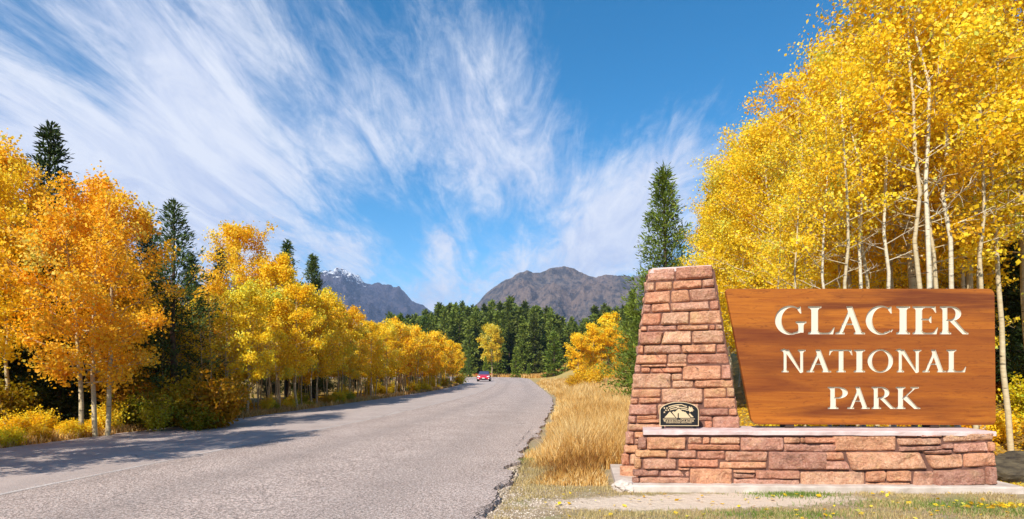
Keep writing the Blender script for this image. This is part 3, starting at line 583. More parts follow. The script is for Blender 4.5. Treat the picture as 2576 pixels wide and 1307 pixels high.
# ------------------------------------------------------------------ grass and leaf litter (nobody could count it)
def blades(name, X, Y, hgt, wid, lean, mat, rng, tone, zz=None):
    n = len(X); z = gh(X, Y) if zz is None else zz; az = rng.uniform(0, 6.283, n); ln = lean * hgt * rng.uniform(.2, 1.2, n); la = rng.uniform(0, 6.283, n)
    wx, wy = np.cos(az) * wid, np.sin(az) * wid; tx, ty = np.cos(la) * ln, np.sin(la) * ln
    V = np.stack([np.stack([X - wx, Y - wy, z - .01], 1), np.stack([X + wx, Y + wy, z - .01], 1), np.stack([X + wx * .8 + tx * .35, Y + wy * .8 + ty * .35, z + hgt * .55], 1), np.stack([X - wx * .8 + tx * .35, Y - wy * .8 + ty * .35, z + hgt * .55], 1), np.stack([X + tx, Y + ty, z + hgt], 1)], 1).reshape(-1, 3)
    b = np.arange(n)[:, None] * 5; q = b + np.array([[0, 1, 2, 3]]); t = b + np.array([[3, 2, 4]])
    return np_mesh(name, [(V, q, 0, tone), (np.zeros((0, 3)), t, 0, tone)], [mat])
def fix_blades(name, *a, **k): return blades(name, *a, **k)
rng = np.random.default_rng(77)
# tall golden grass between the road and the tower
bx, by = [], []
for y0, y1, n in [(8.2, 9.2, 7000), (9.2, 13, 26000), (13, 20, 30000), (20, 34, 34000), (34, 75, 34000)]:
    Y = rng.uniform(y0, y1, n); xr = interp(RE, Y) + .12; xmax = Y * .24 + .4; u = rng.uniform(0, 1, n)
    X = xr + (xmax - xr) * u; bx.append(X); by.append(Y)
X = np.concatenate(bx); Y = np.concatenate(by); off = X - interp(RE, Y)
clump = np.array([noise.noise(Vector((x * .9, y * .7, 0))) for x, y in zip(X, Y)])
keep = (off + clump * .5 > .22) & ~((X > 1.34) & (Y < 9.6)) & (rng.uniform(size=len(X)) < np.clip(.25 + off * .9, 0, 1)); X, Y, off, clump = X[keep], Y[keep], off[keep], clump[keep]
hgt = (.14 + .40 * sm((off - .15) / .9)) * rng.uniform(.55, 1.25, len(X)) * (1 + clump * .5) * np.clip((Y - 7.9) / 2.6, .12, 1)
wid = .0030 + .00035 * Y
tag(link('tall_grass', blades('tall_grass', X, Y, hgt, wid, .55, straw, rng, np.clip(.5 + clump * .8 + rng.normal(size=len(X)) * .3, 0, 1))), 'tall golden dry grass between the road and the stone tower', 'grass', kind='stuff')
# short turf in front of the monument and along the road edge
n = 120000; X = rng.uniform(-.6, 7.6, n); Y = rng.uniform(5.6, 10.2, n)
cl = np.array([noise.noise(Vector((x * 1.6, y * 2.2, 5))) for x, y in zip(X, Y)]); off = X - interp(RE, Y)
pathm = ((X - 2.3) / 2.0) ** 2 + ((Y - 7.05 - .1 * X) / .42) ** 2
keep = (off > .12) & (cl > -.12 + rng.normal(size=n) * .2) & (pathm > 1.1 + cl) & ~((X > 1.38) & (X < 6.75) & (Y > 7.76) & (Y < 9.7)) & ((Y > 6.2) | (X > 0)); X, Y, cl = X[keep], Y[keep], cl[keep]
h = .028 * rng.uniform(.5, 1.6, len(X)) * (1 + cl); h = h + sm((Y - 8.3) / 1.2) * .09 * (X < 1.5)
tag(link('short_grass', blades('short_grass', X, Y, h, np.full(len(X), .0028), .9, turf, rng, np.clip(.55 + cl * .3 + rng.normal(size=len(X)) * .22, 0, 1))), 'short dry turf in front of the monument', 'grass', kind='stuff')
n = 9000; c0 = [(.30,10.2,.16,.4),(.95,10.8,.35,.12),(5.0,7.05,1.3,.14),(2.9,6.55,.9,.12),(5.6,6.7,.9,.1),(3.6,7.68,.6,.02)]
X, Y = [], []
for cx, cy, r, w in c0: k = 1500; X.append(cx + rng.normal(size=k) * r * .5); Y.append(cy + rng.normal(size=k) * (r * .4 if cy > 9 else .13))
X = np.concatenate(X); Y = np.concatenate(Y); kp = ~((X > 1.38) & (Y > 7.76) & (Y < 9.7)) & (X > interp(RE, Y) - .02); X, Y = X[kp], Y[kp]
tag(link('green_grass', blades('green_grass', X, Y, .035 * rng.uniform(.5, 1.6, len(X)) * (1 + (X < 1) * .9), np.full(len(X), .003), .8, green_blade, rng, rng.uniform(0, 1, len(X)))), 'small patches of fresh green grass by the asphalt edge and in the turf', 'grass', kind='stuff')
# road edge verge on the left and far side
n = 26000; Y = 10 + 58 * rng.uniform(0, 1, n) ** 1.4; X = interp(LE, Y) - .10 - np.abs(rng.normal(size=n)) * .7
tag(link('verge_grass', blades('verge_grass', X, Y, rng.uniform(.06, .28, n), .004 + .0003 * Y, .6, straw, rng, rng.uniform(0, 1, n))), 'dry amber grass along the left edge of the asphalt', 'grass', kind='stuff')
n = 30000; Y = rng.uniform(120, 150, n); X = rng.uniform(-24, 34, n); kp = ((X > interp(RE, np.clip(Y, 0, 157)) + .3) ); X, Y = X[kp], Y[kp]
tag(link('far_grass', blades('far_grass', X, Y, rng.uniform(.4, .9, len(X)), np.full(len(X), .07), .4, straw, rng, rng.uniform(0, .8, len(X)))), 'golden grass strip between the road bend and the far wood', 'grass', kind='stuff')
def scatter(name, X, Y, size, label, tint, seed, zoff=.012):
    rg = np.random.default_rng(seed); n = len(X); c = np.stack([X, Y, gh(X, Y) + zoff + rg.uniform(0, .02, n)], 1); up = np.tile([0, 0, 1.], (n, 1))
    lv = leaves(c, size, rg, rg.uniform(0, 1, n), up, outb=1.6); o = link(name, np_mesh(name, [(lv[0], lv[1], 0, lv[2])], [aspen_leaf])); o.color = (*tint, 1); return tag(o, label, 'leaves', kind='stuff')
n = 26000; X = rng.uniform(3, 16, n); Y = rng.uniform(8.9, 22, n); kp = ~((X < 6.75) & (Y < 9.7)); X, Y = X[kp], Y[kp]
scatter('leaf_litter', X, Y, .06, 'fallen yellow leaves carpeting the ground behind the sign', (1,.9,.9), 4)
n = 20000; Y = rng.uniform(11, 60, n); X = interp(LE, Y) - .1 - rng.uniform(0, 5, n)
scatter('roadside_litter', X, Y, .08, 'fallen leaves under the trees left of the road', (.9,.8,.6), 5)
n = 150; X = rng.uniform(.3, 7.2, n); Y = rng.uniform(6.2, 7.7, n)
X = np.concatenate([X, 6.1 + rng.normal(size=260) * .45, 7.1 + rng.uniform(-.5,.5,900)]); Y = np.concatenate([Y, 6.95 + rng.normal(size=260) * .07, rng.uniform(7.9,9.2,900)])
scatter('fallen_leaves', X, Y, .05, 'loose yellow leaves on the turf before the monument', (1,1,1), 6)
# gravel on the shoulder
n = 5000; Y = rng.uniform(6, 10, n); X = interp(RE, Y) + np.abs(rng.normal(size=n)) * .5 - .1 ; kp = ~((X > 1.3) & (Y > 7.7)); X, Y = X[kp], Y[kp]; n = len(X)
s = rng.uniform(.004, .013, n); oc = np.array([(1,0,0),(-1,0,0),(0,1,0),(0,-1,0),(0,0,1)], float); V = (np.stack([X, Y, gh(X, Y) + .002], 1)[:, None] + (oc[None] * s[:, None, None]) * rng.uniform(.7, 1.3, (n, 5, 1))).reshape(-1, 3)
T = (np.arange(n)[:, None, None] * 5 + np.array([[0,2,4],[2,1,4],[1,3,4],[3,0,4]])[None]).reshape(-1, 3)
m = M('gravel', .9); a = m.n('ShaderNodeAttribute', attribute_name='tone'); m.col(m.ramp(a.outputs['Fac'], [(0,(.20,.15,.11)),(.6,(.46,.37,.28)),(1,(.70,.60,.50))]))
tag(link('gravel', np_mesh('gravel', [(V, T, 0, np.repeat(rng.uniform(0, 1, n), 4))], [m.m])), 'loose gravel on the shoulder by the broken asphalt edge', 'gravel', kind='stuff')

# ------------------------------------------------------------------ stone monument
S2 = 2576 / 2640
def sv_(x, y): return (x * S2, y * S2)
m = M('sandstone', .92); oi = m.n('ShaderNodeObjectInfo'); P = m.coord('Position')
n1 = m.noise(P, 7, 5, .65); n2 = m.noise(P, 38, 5, .7); n3 = m.noise(m.coord('Position', (6, 6, 34)), 1.6, 4, .6, .5); n5 = m.noise(P, 120, 3, .6)
c = m.mix(m.mr(n1, .35, .65), (.50,.215,.13), (.68,.365,.24)); c = m.mix(m.mr(n3, .52, .66, 0, .55), c, (.58,.33,.16)); c = m.mix(m.mr(n2, .56, .66, 0, .6), c, (.19,.075,.045)); c = m.mix(m.mr(n2, .46, .38, 0, .55), c, (.78,.50,.36))
c = m.mix(m.mr(n5, .55, .7, 0, .35), c, (.80,.62,.52)); nb = m.noise(P, 3.2, 5, .7); c = m.mix(m.mr(nb, .56, .68, 0, .35), c, (.62,.43,.20)); c = m.mix(m.mr(nb, .42, .34, 0, .5), c, (.20,.10,.08)); c = m.mix(1., c, oi.outputs['Color'], 'MULTIPLY'); m.col(c)
b1 = m.bump(n2, 1.0, .026); b2 = m.bump(n1, .9, .06, b1); m.bump(n5, 1.0, .010, b2); sandstone = m.m
m = M('mortar', .95); P = m.coord('Position'); n1 = m.noise(P, 12, 4); m.col(m.mix(n1, (.08,.035,.025), (.19,.095,.07))); m.bump(m.noise(P, 60, 3), .7, .01); mortar = m.m
m = M('pale_stone', .85); P = m.coord('Position'); n1 = m.noise(P, 5, 5, .6); n2 = m.noise(P, 60, 4, .6); m.col(m.mix(m.mr(n1, .35, .65), (.50,.36,.33), (.64,.51,.48))); m.bump(n2, .5, .006); pale = m.m
m = M('concrete', .9); P = m.coord('Position'); n1 = m.noise(P, 4, 5, .6); n2 = m.noise(P, 70, 4, .6); m.col(m.mix(m.mr(n1, .35, .68), (.42,.34,.28), (.60,.51,.44))); m.bump(n2, .6, .008); concrete = m.m

def make_stone(TL, TR, BR, BL, N, parent, seed, out=.036, back=.05, tint=None):
    w = ((TR - TL).length + (BR - BL).length) / 2; h = ((TL - BL).length + (TR - BR).length) / 2
    nu = max(6, min(26, int(w / .020))); nv = max(5, min(13, int(h / .018))); V = []; rr = random.Random(seed); sv2 = Vector((seed * 1.7, 0, 0))
    o1 = out * rr.uniform(.6, 1.5); tu, tv = rr.uniform(-.014, .014), rr.uniform(-.020, .006); rc = min(.020, h * .2) * rr.uniform(.5, 1.3)
    for j in range(nv + 1):
        for i in range(nu + 1):
            a, b = i / nu, j / nv
            # uneven outline and rounded corners
            ex = min(a, 1 - a) * w; ey = min(b, 1 - b) * h
            p = (TL * (1 - a) + TR * a) * (1 - b) + (BL * (1 - a) + BR * a) * b
            edge = (i in (0, nu)) or (j in (0, nv))
            jit = noise.noise_vector(p * 9 + sv2) * .007
            cc = max(0, 1 - ex / rc) * max(0, 1 - ey / rc) if rc > 0 else 0
            ctr = (TL + TR + BL + BR) / 4; p = p + (ctr - p).normalized() * cc * rc * .42
            de = min(ex, ey); prof = 1 - max(0, 1 - de / .009) ** 2.2
            cv_ = noise.voronoi(p * 11 + sv2 + noise.noise_vector(p * 6) * .5)[0]; fac = (cv_[1] - cv_[0]) * .018 - noise.hetero_terrain(p * 6 + sv2, .8, 2.1, 4, .5) * .016 + abs(noise.noise(p * 24 + sv2)) * .010
            z = prof * (o1 + fac + tu * (2 * a - 1) + tv * (2 * b - 1)) - (0 if not edge else .014)
            V.append(p + jit + N * z)
    I = lambda i, j: j * (nu + 1) + i; Fq = [(I(i, j), I(i, j+1), I(i+1, j+1), I(i+1, j)) for j in range(nv) for i in range(nu)]
    ring = [I(i, 0) for i in range(nu)] + [I(nu, j) for j in range(nv)] + [I(i, nv) for i in range(nu, 0, -1)] + [I(0, j) for j in range(nv, 0, -1)]
    b0 = len(V)
    for r in ring: V.append(V[r] - N * back)
    L = len(ring)
    for k in range(L): Fq.append((ring[k], ring[(k+1) % L], b0 + (k+1) % L, b0 + k))
    o = pyd('stone', V, Fq, parent, sandstone, False)
    for k2 in range(nu * nv): o.data.polygons[k2].use_smooth = (k2 * 7 + seed) % 3 > 0
    t = tint or rr.choice([(1,1,1),(1.1,1.04,.90),(.90,.80,.78),(1.05,1.10,1.05),(1.05,.88,.78),(.80,.76,.80),(1.12,1.10,.98),(1,.97,1.03),(1.08,.98,.86),(1.15,1.22,1.15)]); o.color = (*t, 1); return o
class Plane:
    def __init__(s, P0, U, V): s.P0, s.U, s.V = P0, U.normalized(), V.normalized(); s.N = s.U.cross(s.V).normalized()
    def hit(s, px, py): d = ray(px, py); o = Vector((0, 0, EYE)); t = (s.P0 - o).dot(s.N) / d.dot(s.N); return o + d * t
a = R(9); bt = R(2.5)
TP = Plane(at(1560, 1213, 8.55), Vector((math.cos(a), -math.sin(a), 0)), Vector((0, math.sin(bt), math.cos(bt))))
WP = Plane(at(1600, 1215, 8.0), Vector((math.cos(R(2)), -math.sin(R(2)), 0)), Vector((0, math.sin(R(2)), math.cos(R(2)))))
monument = empty('monument', (3.9, 8.3, 0), 'red sandstone entrance monument: tapered tower joined to a low wall on a pale footing', 'monument')
mi = monument.matrix_world.inverted() if False else None
mon_off = Vector((3.9, 8.3, 0))
def mon(o): o.parent = monument; o.matrix_parent_inverse.identity(); o.location = -mon_off; return o
# --- tower stones. u4: crop 4 (origin 1600,680 /4.668); u1: crop 1 (origin 1580,660 /1.9245)
def c4(x, y): return sv_(1600 + x / 4.668, 680 + y / 4.668)
def c1(x, y): return sv_(1580 + x / 1.9245, 660 + y / 1.9245)
def c5(x, y): return sv_(1600 + x / 4.954, 1080 + y / 4.954)
def c2(x, y): return sv_(2060 + x / 1.9245, 660 + y / 1.9245)
def c3(x, y): return sv_(2200 + x / 5.045, 1080 + y / 5.045)
seed = [0]
def put(plane, cv, q, **kw):
    P = [plane.hit(*cv(*p)) for p in q]; seed[0] += 1; return mon(make_stone(*P, plane.N, None, seed[0], **kw))
def row(xl, xr, xl2, xr2, tl, tr, bl, br, splits, gap=6, cv=c4):
    tops = [xl] + [s[0] if isinstance(s, tuple) else s for s in splits] + [xr]; bots = [xl2] + [s[1] if isinstance(s, tuple) else s for s in splits] + [xr2]
    for i in range(len(tops) - 1):
        ft = lambda x: tl + (tr - tl) * (x - xl) / (xr - xl); fb = lambda x: bl + (br - bl) * (x - xl2) / (xr2 - xl2)
        g0 = 0 if i == 0 else gap; g1 = 0 if i == len(tops) - 2 else gap
        x0, x1, x2, x3 = tops[i] + g0, tops[i+1] - g1, bots[i+1] - g1, bots[i] + g0
        put(TP, cv, [(x0, ft(x0)), (x1, ft(x1)), (x2, fb(x2)), (x3, fb(x3))])
row(338,1108,326,1112,  72,20, 216,172, [660])
row(318,1125,312,1136, 232,184, 338,278, [415,630,985])
row(300,1140,284,1168, 350,292, 486,438, [605,(815,850)])
row(280,1175,272,1192, 496,448, 592,552, [370,(590,612),(1062,1082)])
row(265,1200,252,1222, 606,562, 742,724, [(500,475),830])
row(248,1218,240,1228, 756,736, 812,796, [322,683,1065,1140])
row(236,1230,226,1254, 826,804, 974,958, [(525,485),860])
row(216,1262,206,1280, 988,970,1086,1074, [285,(728,738),1155])
row(196,1284,184,1304,1098,1086,1210,1200, [565,805])
T1 = [(110,542,138,580),(142,541,265,551),(269,535,370,550),(142,556,187,580),(190,556,343,581),(347,546,537,617),(541,541,586,612),(293,586,343,618),
 (100,586,290,658),(297,622,402,656),(406,618,597,655),(94,664,238,703),(243,661,446,731),(452,657,563,704),(567,655,605,702),(89,708,124,735),(128,707,240,733),(452,709,608,754),
 (82,740,220,790),(225,737,428,790),(433,760,574,794),(578,758,616,794),(77,795,115,830),(120,795,220,811),(120,814,235,830),(430,798,494,818),(74,835,248,868),(456,822,494,858),(498,798,630,858),(255,795,425,858),
 (62,873,105,935),(109,873,160,905),(109,909,160,936),(54,940,125,978),(44,983,82,1037),(86,983,140,1037),(35,1043,140,1108)]
for x0, y0, x1, y1 in T1:
    sl = .13; put(TP, c1, [(x0 + (y1-y0)*sl*.0, y0), (x1, y0 - (x1-x0)*.012), (x1, y1 - (x1-x0)*.006), (x0, y1)])
W5 = [(228,240,334,385),(342,236,836,394),(870,236,1044,320),(1052,236,1143,320),(1152,240,1525,322),(862,331,1528,400),(1537,240,2084,412),(2096,238,2292,316),(2305,238,2345,310),(2352,240,2750,316),(2096,328,2762,418),
 (192,397,588,495),(606,405,970,506),(986,410,1335,520),(1346,418,1880,546),(1895,425,2635,655),(180,507,270,640),(290,512,714,648),(742,522,1253,621),(742,629,884,658),(1266,553,1868,640),
 (166,655,490,735),(510,660,878,742),(892,641,1430,862),(1442,655,1720,690),(1448,698,1720,758),(1730,661,2290,773),(152,746,235,826),(244,752,884,834),(1448,769,2290,880)]
for x0, y0, x1, y1 in W5:
    tint = None
    if (x0, y0) in ((180,507),(192,397)): tint = (1.12,1.12,.85)
    put(WP, c5, [(x0 + random.Random(x0).uniform(-4, 8), y0), (x1, y0 + 3), (x1 - random.Random(y0 + x0).uniform(-5, 8), y1), (x0, y1)], tint=tint)
W2 = [[(168,894),(480,893),(484,966),(170,970)],[(488,889),(590,887),(588,899),(488,901)],[(595,886),(712,884),(710,897),(596,899)],[(716,883),(962,876),(963,915),(720,926)],[(489,907),(700,904),(702,938),(496,943)],
 [(497,948),(706,942),(704,962),(500,971)],[(711,937),(765,931),(763,957),(712,958)],[(612,968),(757,962),(758,982),(624,986)],[(770,934),(932,926),(934,972),(768,978)],[(939,925),(967,922),(969,970),(941,973)],
 [(119,976),(222,976),(228,1015),(121,1016)],[(124,1021),(236,1021),(252,1062),(124,1063)],[(236,976),(600,974),(640,1058),(262,1064)],[(628,990),(810,984),(811,1052),(660,1058)],[(820,984),(972,975),(976,1044),(818,1050)],
 [(10,1072),(325,1070),(327,1149),(12,1152)],[(333,1069),(429,1067),(430,1121),(334,1123)],[(437,1066),(554,1065),(555,1119),(437,1121)],[(334,1128),(554,1126),(555,1147),(335,1149)],[(575,1072),(664,1068),(662,1144),(566,1146)],[(668,1066),(920,1058),(922,1138),(666,1143)],[(926,1050),(984,1046),(986,1136),(930,1138)]]
for q in W2:
    dark = (.75,.70,.74) if q[0][0] in (668, 926) else ((.82,.8,.86) if q[0][0] in (711, 497) else None)
    put(WP, c2, q, tint=dark)
# cores of mortar behind the stones
def prism(name, front, back, mat, bev=0.):
    V = list(front) + list(back); n = len(front); Fq = [tuple(range(n))[::-1], tuple(range(n, 2*n))] + [(i, (i+1) % n, n + (i+1) % n, n + i) for i in range(n)]
    me = bpy.data.meshes.new(name); me.from_pydata([tuple(v) for v in V], [], Fq); me.update(); bm = bmesh.new(); bm.from_mesh(me); bmesh.ops.recalc_face_normals(bm, faces=bm.faces)
    if bev: bmesh.ops.bevel(bm, geom=list(bm.edges), offset=bev, segments=3, affect='EDGES', profile=.6)
    bm.to_mesh(me); bm.free(); o = link(name, me, None, mat); return mon(o)
tf = [TP.hit(1566, 1228), TP.hit(1888, 1232), TP.hit(1797, 676), TP.hit(1631, 686)]
inw = (tf[0] + tf[1] + tf[2] + tf[3]) / 4
viewdir = Vector((.165, 1, 0)).normalized()
tfr = [p - TP.N * .016 for p in tf]; tb = [tfr[0] + viewdir * .95, tfr[1] + Vector((-.02, .95, 0)), tfr[2] + Vector((-.02, .52, 0)), tfr[3] + viewdir * .52]
prism('tower_core', tfr, tb, mortar)
wf = [WP.hit(1604, 1219), WP.hit(2508, 1222), WP.hit(2497, 1092), WP.hit(1620, 1094)]; wfr = [p - WP.N * .016 for p in wf]
wb = [wfr[0] + Vector((.2, 1, 0)) * .66, wfr[1] + Vector((0, .66, 0)), wfr[2] + Vector((0, .62, 0)), wfr[3] + Vector((.2, 1, 0)) * .62]
prism('wall_core', wfr, wb, mortar)
# stones of the side faces
def side_stones(a0, a1, b0, b1, N, courses, sd):
    """a: bottom edge front/back, b: top edge front/back"""
    rr = random.Random(sd); zs = [0]
    while zs[-1] < 1: zs.append(zs[-1] + rr.uniform(.6, 1.4) / courses)
    zs[-1] = 1
    for z0, z1 in zip(zs[:-1], zs[1:]):
        xs_ = [0, rr.uniform(.25, .7), 1] if rr.random() < .8 else [0, 1]
        for x0, x1 in zip(xs_[:-1], xs_[1:]):
            f = lambda x, z: (a0 * (1 - x) + a1 * x) * (1 - z) + (b0 * (1 - x) + b1 * x) * z
            e = .012; seed[0] += 1
            mon(make_stone(f(x0 + e, z1 - .004), f(x1 - e, z1 - .004), f(x1 - e, z0 + .004), f(x0 + e, z0 + .004), N, None, seed[0], out=.008, back=.03))
up = Vector((0, 0, 1))
side_stones(tb[0], tfr[0], tb[3], tfr[3], (tfr[0] - tb[0]).cross(tfr[3] - tfr[0]).normalized(), 17, 3)
side_stones(tfr[1], tb[1], tfr[2], tb[2], (tb[1] - tfr[1]).cross(tfr[2] - tfr[1]).normalized(), 17, 4)
side_stones(wb[0], wfr[0], wb[3], wfr[3], (wfr[0] - wb[0]).cross(wfr[3] - wfr[0]).normalized(), 5, 5)
side_stones(wfr[1], wb[1], wfr[2], wb[2], (wb[1] - wfr[1]).cross(wfr[2] - wfr[1]).normalized(), 5, 6)
# caps and footing
def slab(name, corners, z0, z1, mat, jitter=.006, nseg=40, bev=.012):
    """corners: front-left, front-right, back-right, back-left in plan"""
    V = []; Fq = []; fl, fr_, br_, bl_ = [Vector((*c, 0)) for c in corners]
    prof = [(0, z0), (0, z1 - bev), (bev * .35, z1 - bev * .3), (bev * 1.2, z1)]
    rings = []
    for i in range(nseg + 1):
        t = i / nseg; f = fl.lerp(fr_, t); b = bl_.lerp(br_, t); d = (b - f).normalized(); ring = []
        for o_, z in prof: j = noise.fractal(Vector((f.x * 5, z * 20, 1)), 1, 2, 3) * jitter; ring.append((f.x + d.x * o_, f.y + d.y * o_ + j, z + j * .6))
        for o_, z in prof[::-1]: ring.append((b.x - d.x * o_, b.y - d.y * o_, z))
        rings.append(ring)
    n = len(rings[0])
    for r in rings: V += r
    for i in range(nseg):
        for k2 in range(n): Fq.append((i*n + k2, i*n + (k2+1) % n, (i+1)*n + (k2+1) % n, (i+1)*n + k2))
    Fq.append(tuple(range(n))[::-1]); Fq.append(tuple(nseg*n + k2 for k2 in range(n)))
    me = bpy.data.meshes.new(name); me.from_pydata(V, [], Fq); me.update(); bm = bmesh.new(); bm.from_mesh(me); bmesh.ops.recalc_face_normals(bm, faces=bm.faces); bm.to_mesh(me); bm.free()
    return mon(link(name, me, None, mat))
zc = .725
p0 = WP.hit(1617, 1094); p1 = WP.hit(2502, 1088)
slab('cap_slab', [(p0.x, p0.y - .030), (p1.x, p1.y - .030), (p1.x, p1.y + .64), (p0.x + .14, p0.y + .66)], p1.z - .046, p1.z + .012, pale, .009)
t0_, t1_ = TP.hit(1633, 688), TP.hit(1794, 676)
cap = prism('tower_cap', [t0_ + Vector((0,0,-.004)), t1_ + Vector((0,0,-.004)), TP.hit(1789, 667), TP.hit(1641, 675)], [t0_ + viewdir * .52 + Vector((0,0,-.004)), t1_ + Vector((-.02,.52,-.004)), TP.hit(1789, 667) + Vector((0,.5,0)), TP.hit(1641, 675) + viewdir * .5], pale, .008)
slab('footing', [(1.37, 7.82), (6.62, 7.70), (6.62, 9.55), (1.58, 9.6)], -.05, .092, concrete, .012, bev=.02)
# rough lump of concrete at the foot of the tower
bm = bmesh.new(); bmesh.ops.create_icosphere(bm, subdivisions=4, radius=.15)
for v in bm.verts: v.co = Vector((v.co.x * 1.0, v.co.y * .9, v.co.z * .62)) * (1 + noise.fractal(v.co * 9, 1, 2, 4) * .35) + Vector((1.50, 7.92, .045))
me = bpy.data.meshes.new('concrete_lump'); bm.to_mesh(me); bm.free(); mon(link('concrete_lump', me, None, concrete))
# small iron pins in the joints of the tower
iron = simple('iron', (.10,.06,.05), .6, .5)
pins = []
for (x, y, dx_, dy_) in [(1684,908,12,8),(1776,912,-11,-9),(1699,945,9,7),(1788,945,10,7),(1716,978,9,6)]:
    a0 = TP.hit(x * S2, y * S2) + TP.N * .01; e = TP.hit((x+dx_) * S2, (y+dy_) * S2) + TP.N * .075
    V_, F_ = tubes([(np.array([a0, (a0 + e) / 2, e]), np.array([.004,.004,.003]))], 6); mon(pyd('pin', V_, F_, None, iron))

# ------------------------------------------------------------------ lettering shapes
def arc(cx, cy, rx, ry, a0, a1, n=20): return [(cx + rx * math.cos(R(a0 + (a1 - a0) * i / n)), cy + ry * math.sin(R(a0 + (a1 - a0) * i / n))) for i in range(n + 1)]
TK, TN, SF = .182, .122, .062
def stem(x, w=TK, y0=0., y1=1., s=.085, top=True, bot=True):
    l, r = x, x + w; P = []
    if bot: P += [(l - s, y0), (r + s, y0), (r + s, y0 + SF), (r + s * .35, y0 + SF + .02), (r, y0 + SF + .08)]
    else: P += [(l, y0), (r, y0)]
    if top: P += [(r, y1 - SF - .08), (r + s * .35, y1 - SF - .02), (r + s, y1 - SF), (r + s, y1), (l - s, y1), (l - s, y1 - SF), (l - s * .35, y1 - SF - .02), (l, y1 - SF - .08)]
    else: P += [(r, y1), (l, y1)]
    if bot: P += [(l, y0 + SF + .08), (l - s * .35, y0 + SF + .02), (l - s, y0 + SF)]
    return P
def diag(x0, y0, x1, y1, w): return [(x0, y0), (x0 + w, y0), (x1 + w, y1), (x1, y1)]
def foot(x, w, y, up_=1, s=.085): return [(x - s, y), (x + w + s, y), (x + w + s, y + SF * up_), (x + w * .5 + s * .6, y + (SF + .03) * up_), (x - s * .6 + w * .5, y + (SF + .03) * up_), (x - s, y + SF * up_)]
def strip(A, B): return [[A[i], A[i+1], B[i+1], B[i]] for i in range(len(A) - 1)]
def glyph(ch):
    """positive polygons, negative polygons"""
    if ch == 'I': return [stem(.085)], []
    if ch == 'L': return [stem(.085), [(.15,0),(.66,0),(.70,.25),(.665,.25),(.60,.11),(.53,.06),(.15,.055)]], []
    if ch == 'E': return [stem(.085), [(.15,0),(.66,0),(.70,.25),(.665,.25),(.60,.11),(.53,.06),(.15,.055)], [(.15,1),(.63,1),(.655,.77),(.62,.77),(.57,.88),(.50,.94),(.15,.945)], [(.15,.495),(.44,.495),(.49,.40),(.52,.40),(.52,.65),(.49,.65),(.44,.555),(.15,.555)]], []
    if ch == 'T': return [stem(.37, top=False), [(.03,1),(.86,1),(.89,.75),(.855,.75),(.80,.88),(.73,.94),(.16,.94),(.09,.88),(.035,.75),(0,.75)]], []
    if ch == 'A': return [diag(.085,0,.44,.93,TN), diag(.66,0,.335,1,TK + .01), foot(.085, TN, 0), foot(.66, TK, 0), [(.20,.33),(.66,.33),(.65,.385),(.21,.385)]], []
    if ch == 'N': return [stem(.10, TN + .01), stem(.80, TN + .01, top=True, bot=False, s=.10), [(.10,1),(.10 + TK + .045,1),(.88,.0),(.88,-.03),(.80,-.03)], foot(.02, .10, .955)[:4] + [(.0,1.0)]], []
    if ch == 'O': return strip(arc(.49,.5,.49,.52,0,360,48), arc(.49,.5,.315,.455,0,360,48)), []
    if ch in 'CG':
        w = .48
        pos = strip(arc(w,.5,.48,.52,52,308,40), arc(w + .06,.5,.33,.455,60,312,40)) + [[(.80,.74),(.84,.74),(.82,.99),(.79,.99),(.70,.94),(.72,.86)]]
        if ch == 'C': pos.append([(w + .28,.10),(w+.36,.19),(w+.40,.17),(w+.34,.07)]); pos.append([(w+.16,.0),(w+.30,.085),(w+.30,.115),(w+.10,.085)])
        else: pos.append(stem(.74, TK - .01, .06, .46, bot=False)); pos.append([(w+.1,.0),(.78,.045),(.88,.10),(.85,.20),(.72,.10),(w+.1,.065)])
        return pos, []
    if ch in 'PR':
        pos = [stem(.085), [(.16,1),(.34,1)] + arc(.34,.735,.32,.265,90,-90,22) + [(.16,.47)]]; neg = [[(.236,.945),(.31,.945)] + arc(.31,.735,.175,.21,90,-90,22) + [(.236,.525)]]
        if ch == 'R': pos += [[(.30,.50),(.47,.52),(.78,.11),(.88,.05),(.88,0),(.70,0),(.30,.47)]]
        return pos, neg
    if ch == 'K': return [stem(.085), [(.22,.46),(.66,.95),(.74,.95),(.30,.46)], foot(.62, .14, 1, -1), [(.28,.54),(.42,.60),(.78,.10),(.90,.05),(.90,0),(.68,0),(.26,.46)]], []
    if ch == 'W': return [diag(.28,0,.05,1,TK), diag(.28,0,.56,1,TN), diag(.74,0,.48,1,TK), diag(.76,0,1.06,1,TN), foot(.05,TK,1,-1), foot(.50,TK,1,-1), foot(1.06,TN,1,-1)], []
    if ch == '-': return [[(.05,.38),(.35,.38),(.35,.47),(.05,.47)]], []
def bbox(ps): xs2 = [p[0] for q in ps for p in q]; ys2 = [p[1] for q in ps for p in q]; return min(xs2), max(xs2), min(ys2), max(ys2)
def cdt(groups):
    """groups: list of polygons (lists of 2D points); returns verts, tris, list of sets of group ids covering each tri"""
    vv = []; ff = []
    for g in groups:
        area = sum(g[i][0] * g[(i+1) % len(g)][1] - g[(i+1) % len(g)][0] * g[i][1] for i in range(len(g)))
        if area < 0: g = g[::-1]
        ff.append(list(range(len(vv), len(vv) + len(g)))); vv += [Vector(p) for p in g]
    v, e, f, ov, oe, of = geometry.delaunay_2d_cdt(vv, [], ff, 0, 1e-5)
    return v, f, of
def shape2d(pos, neg):
    v, f, of = cdt(pos + neg); n = len(pos); tr = [t for t, o in zip(f, of) if any(k2 < n for k2 in o) and not any(k2 >= n for k2 in o)]; return v, tr
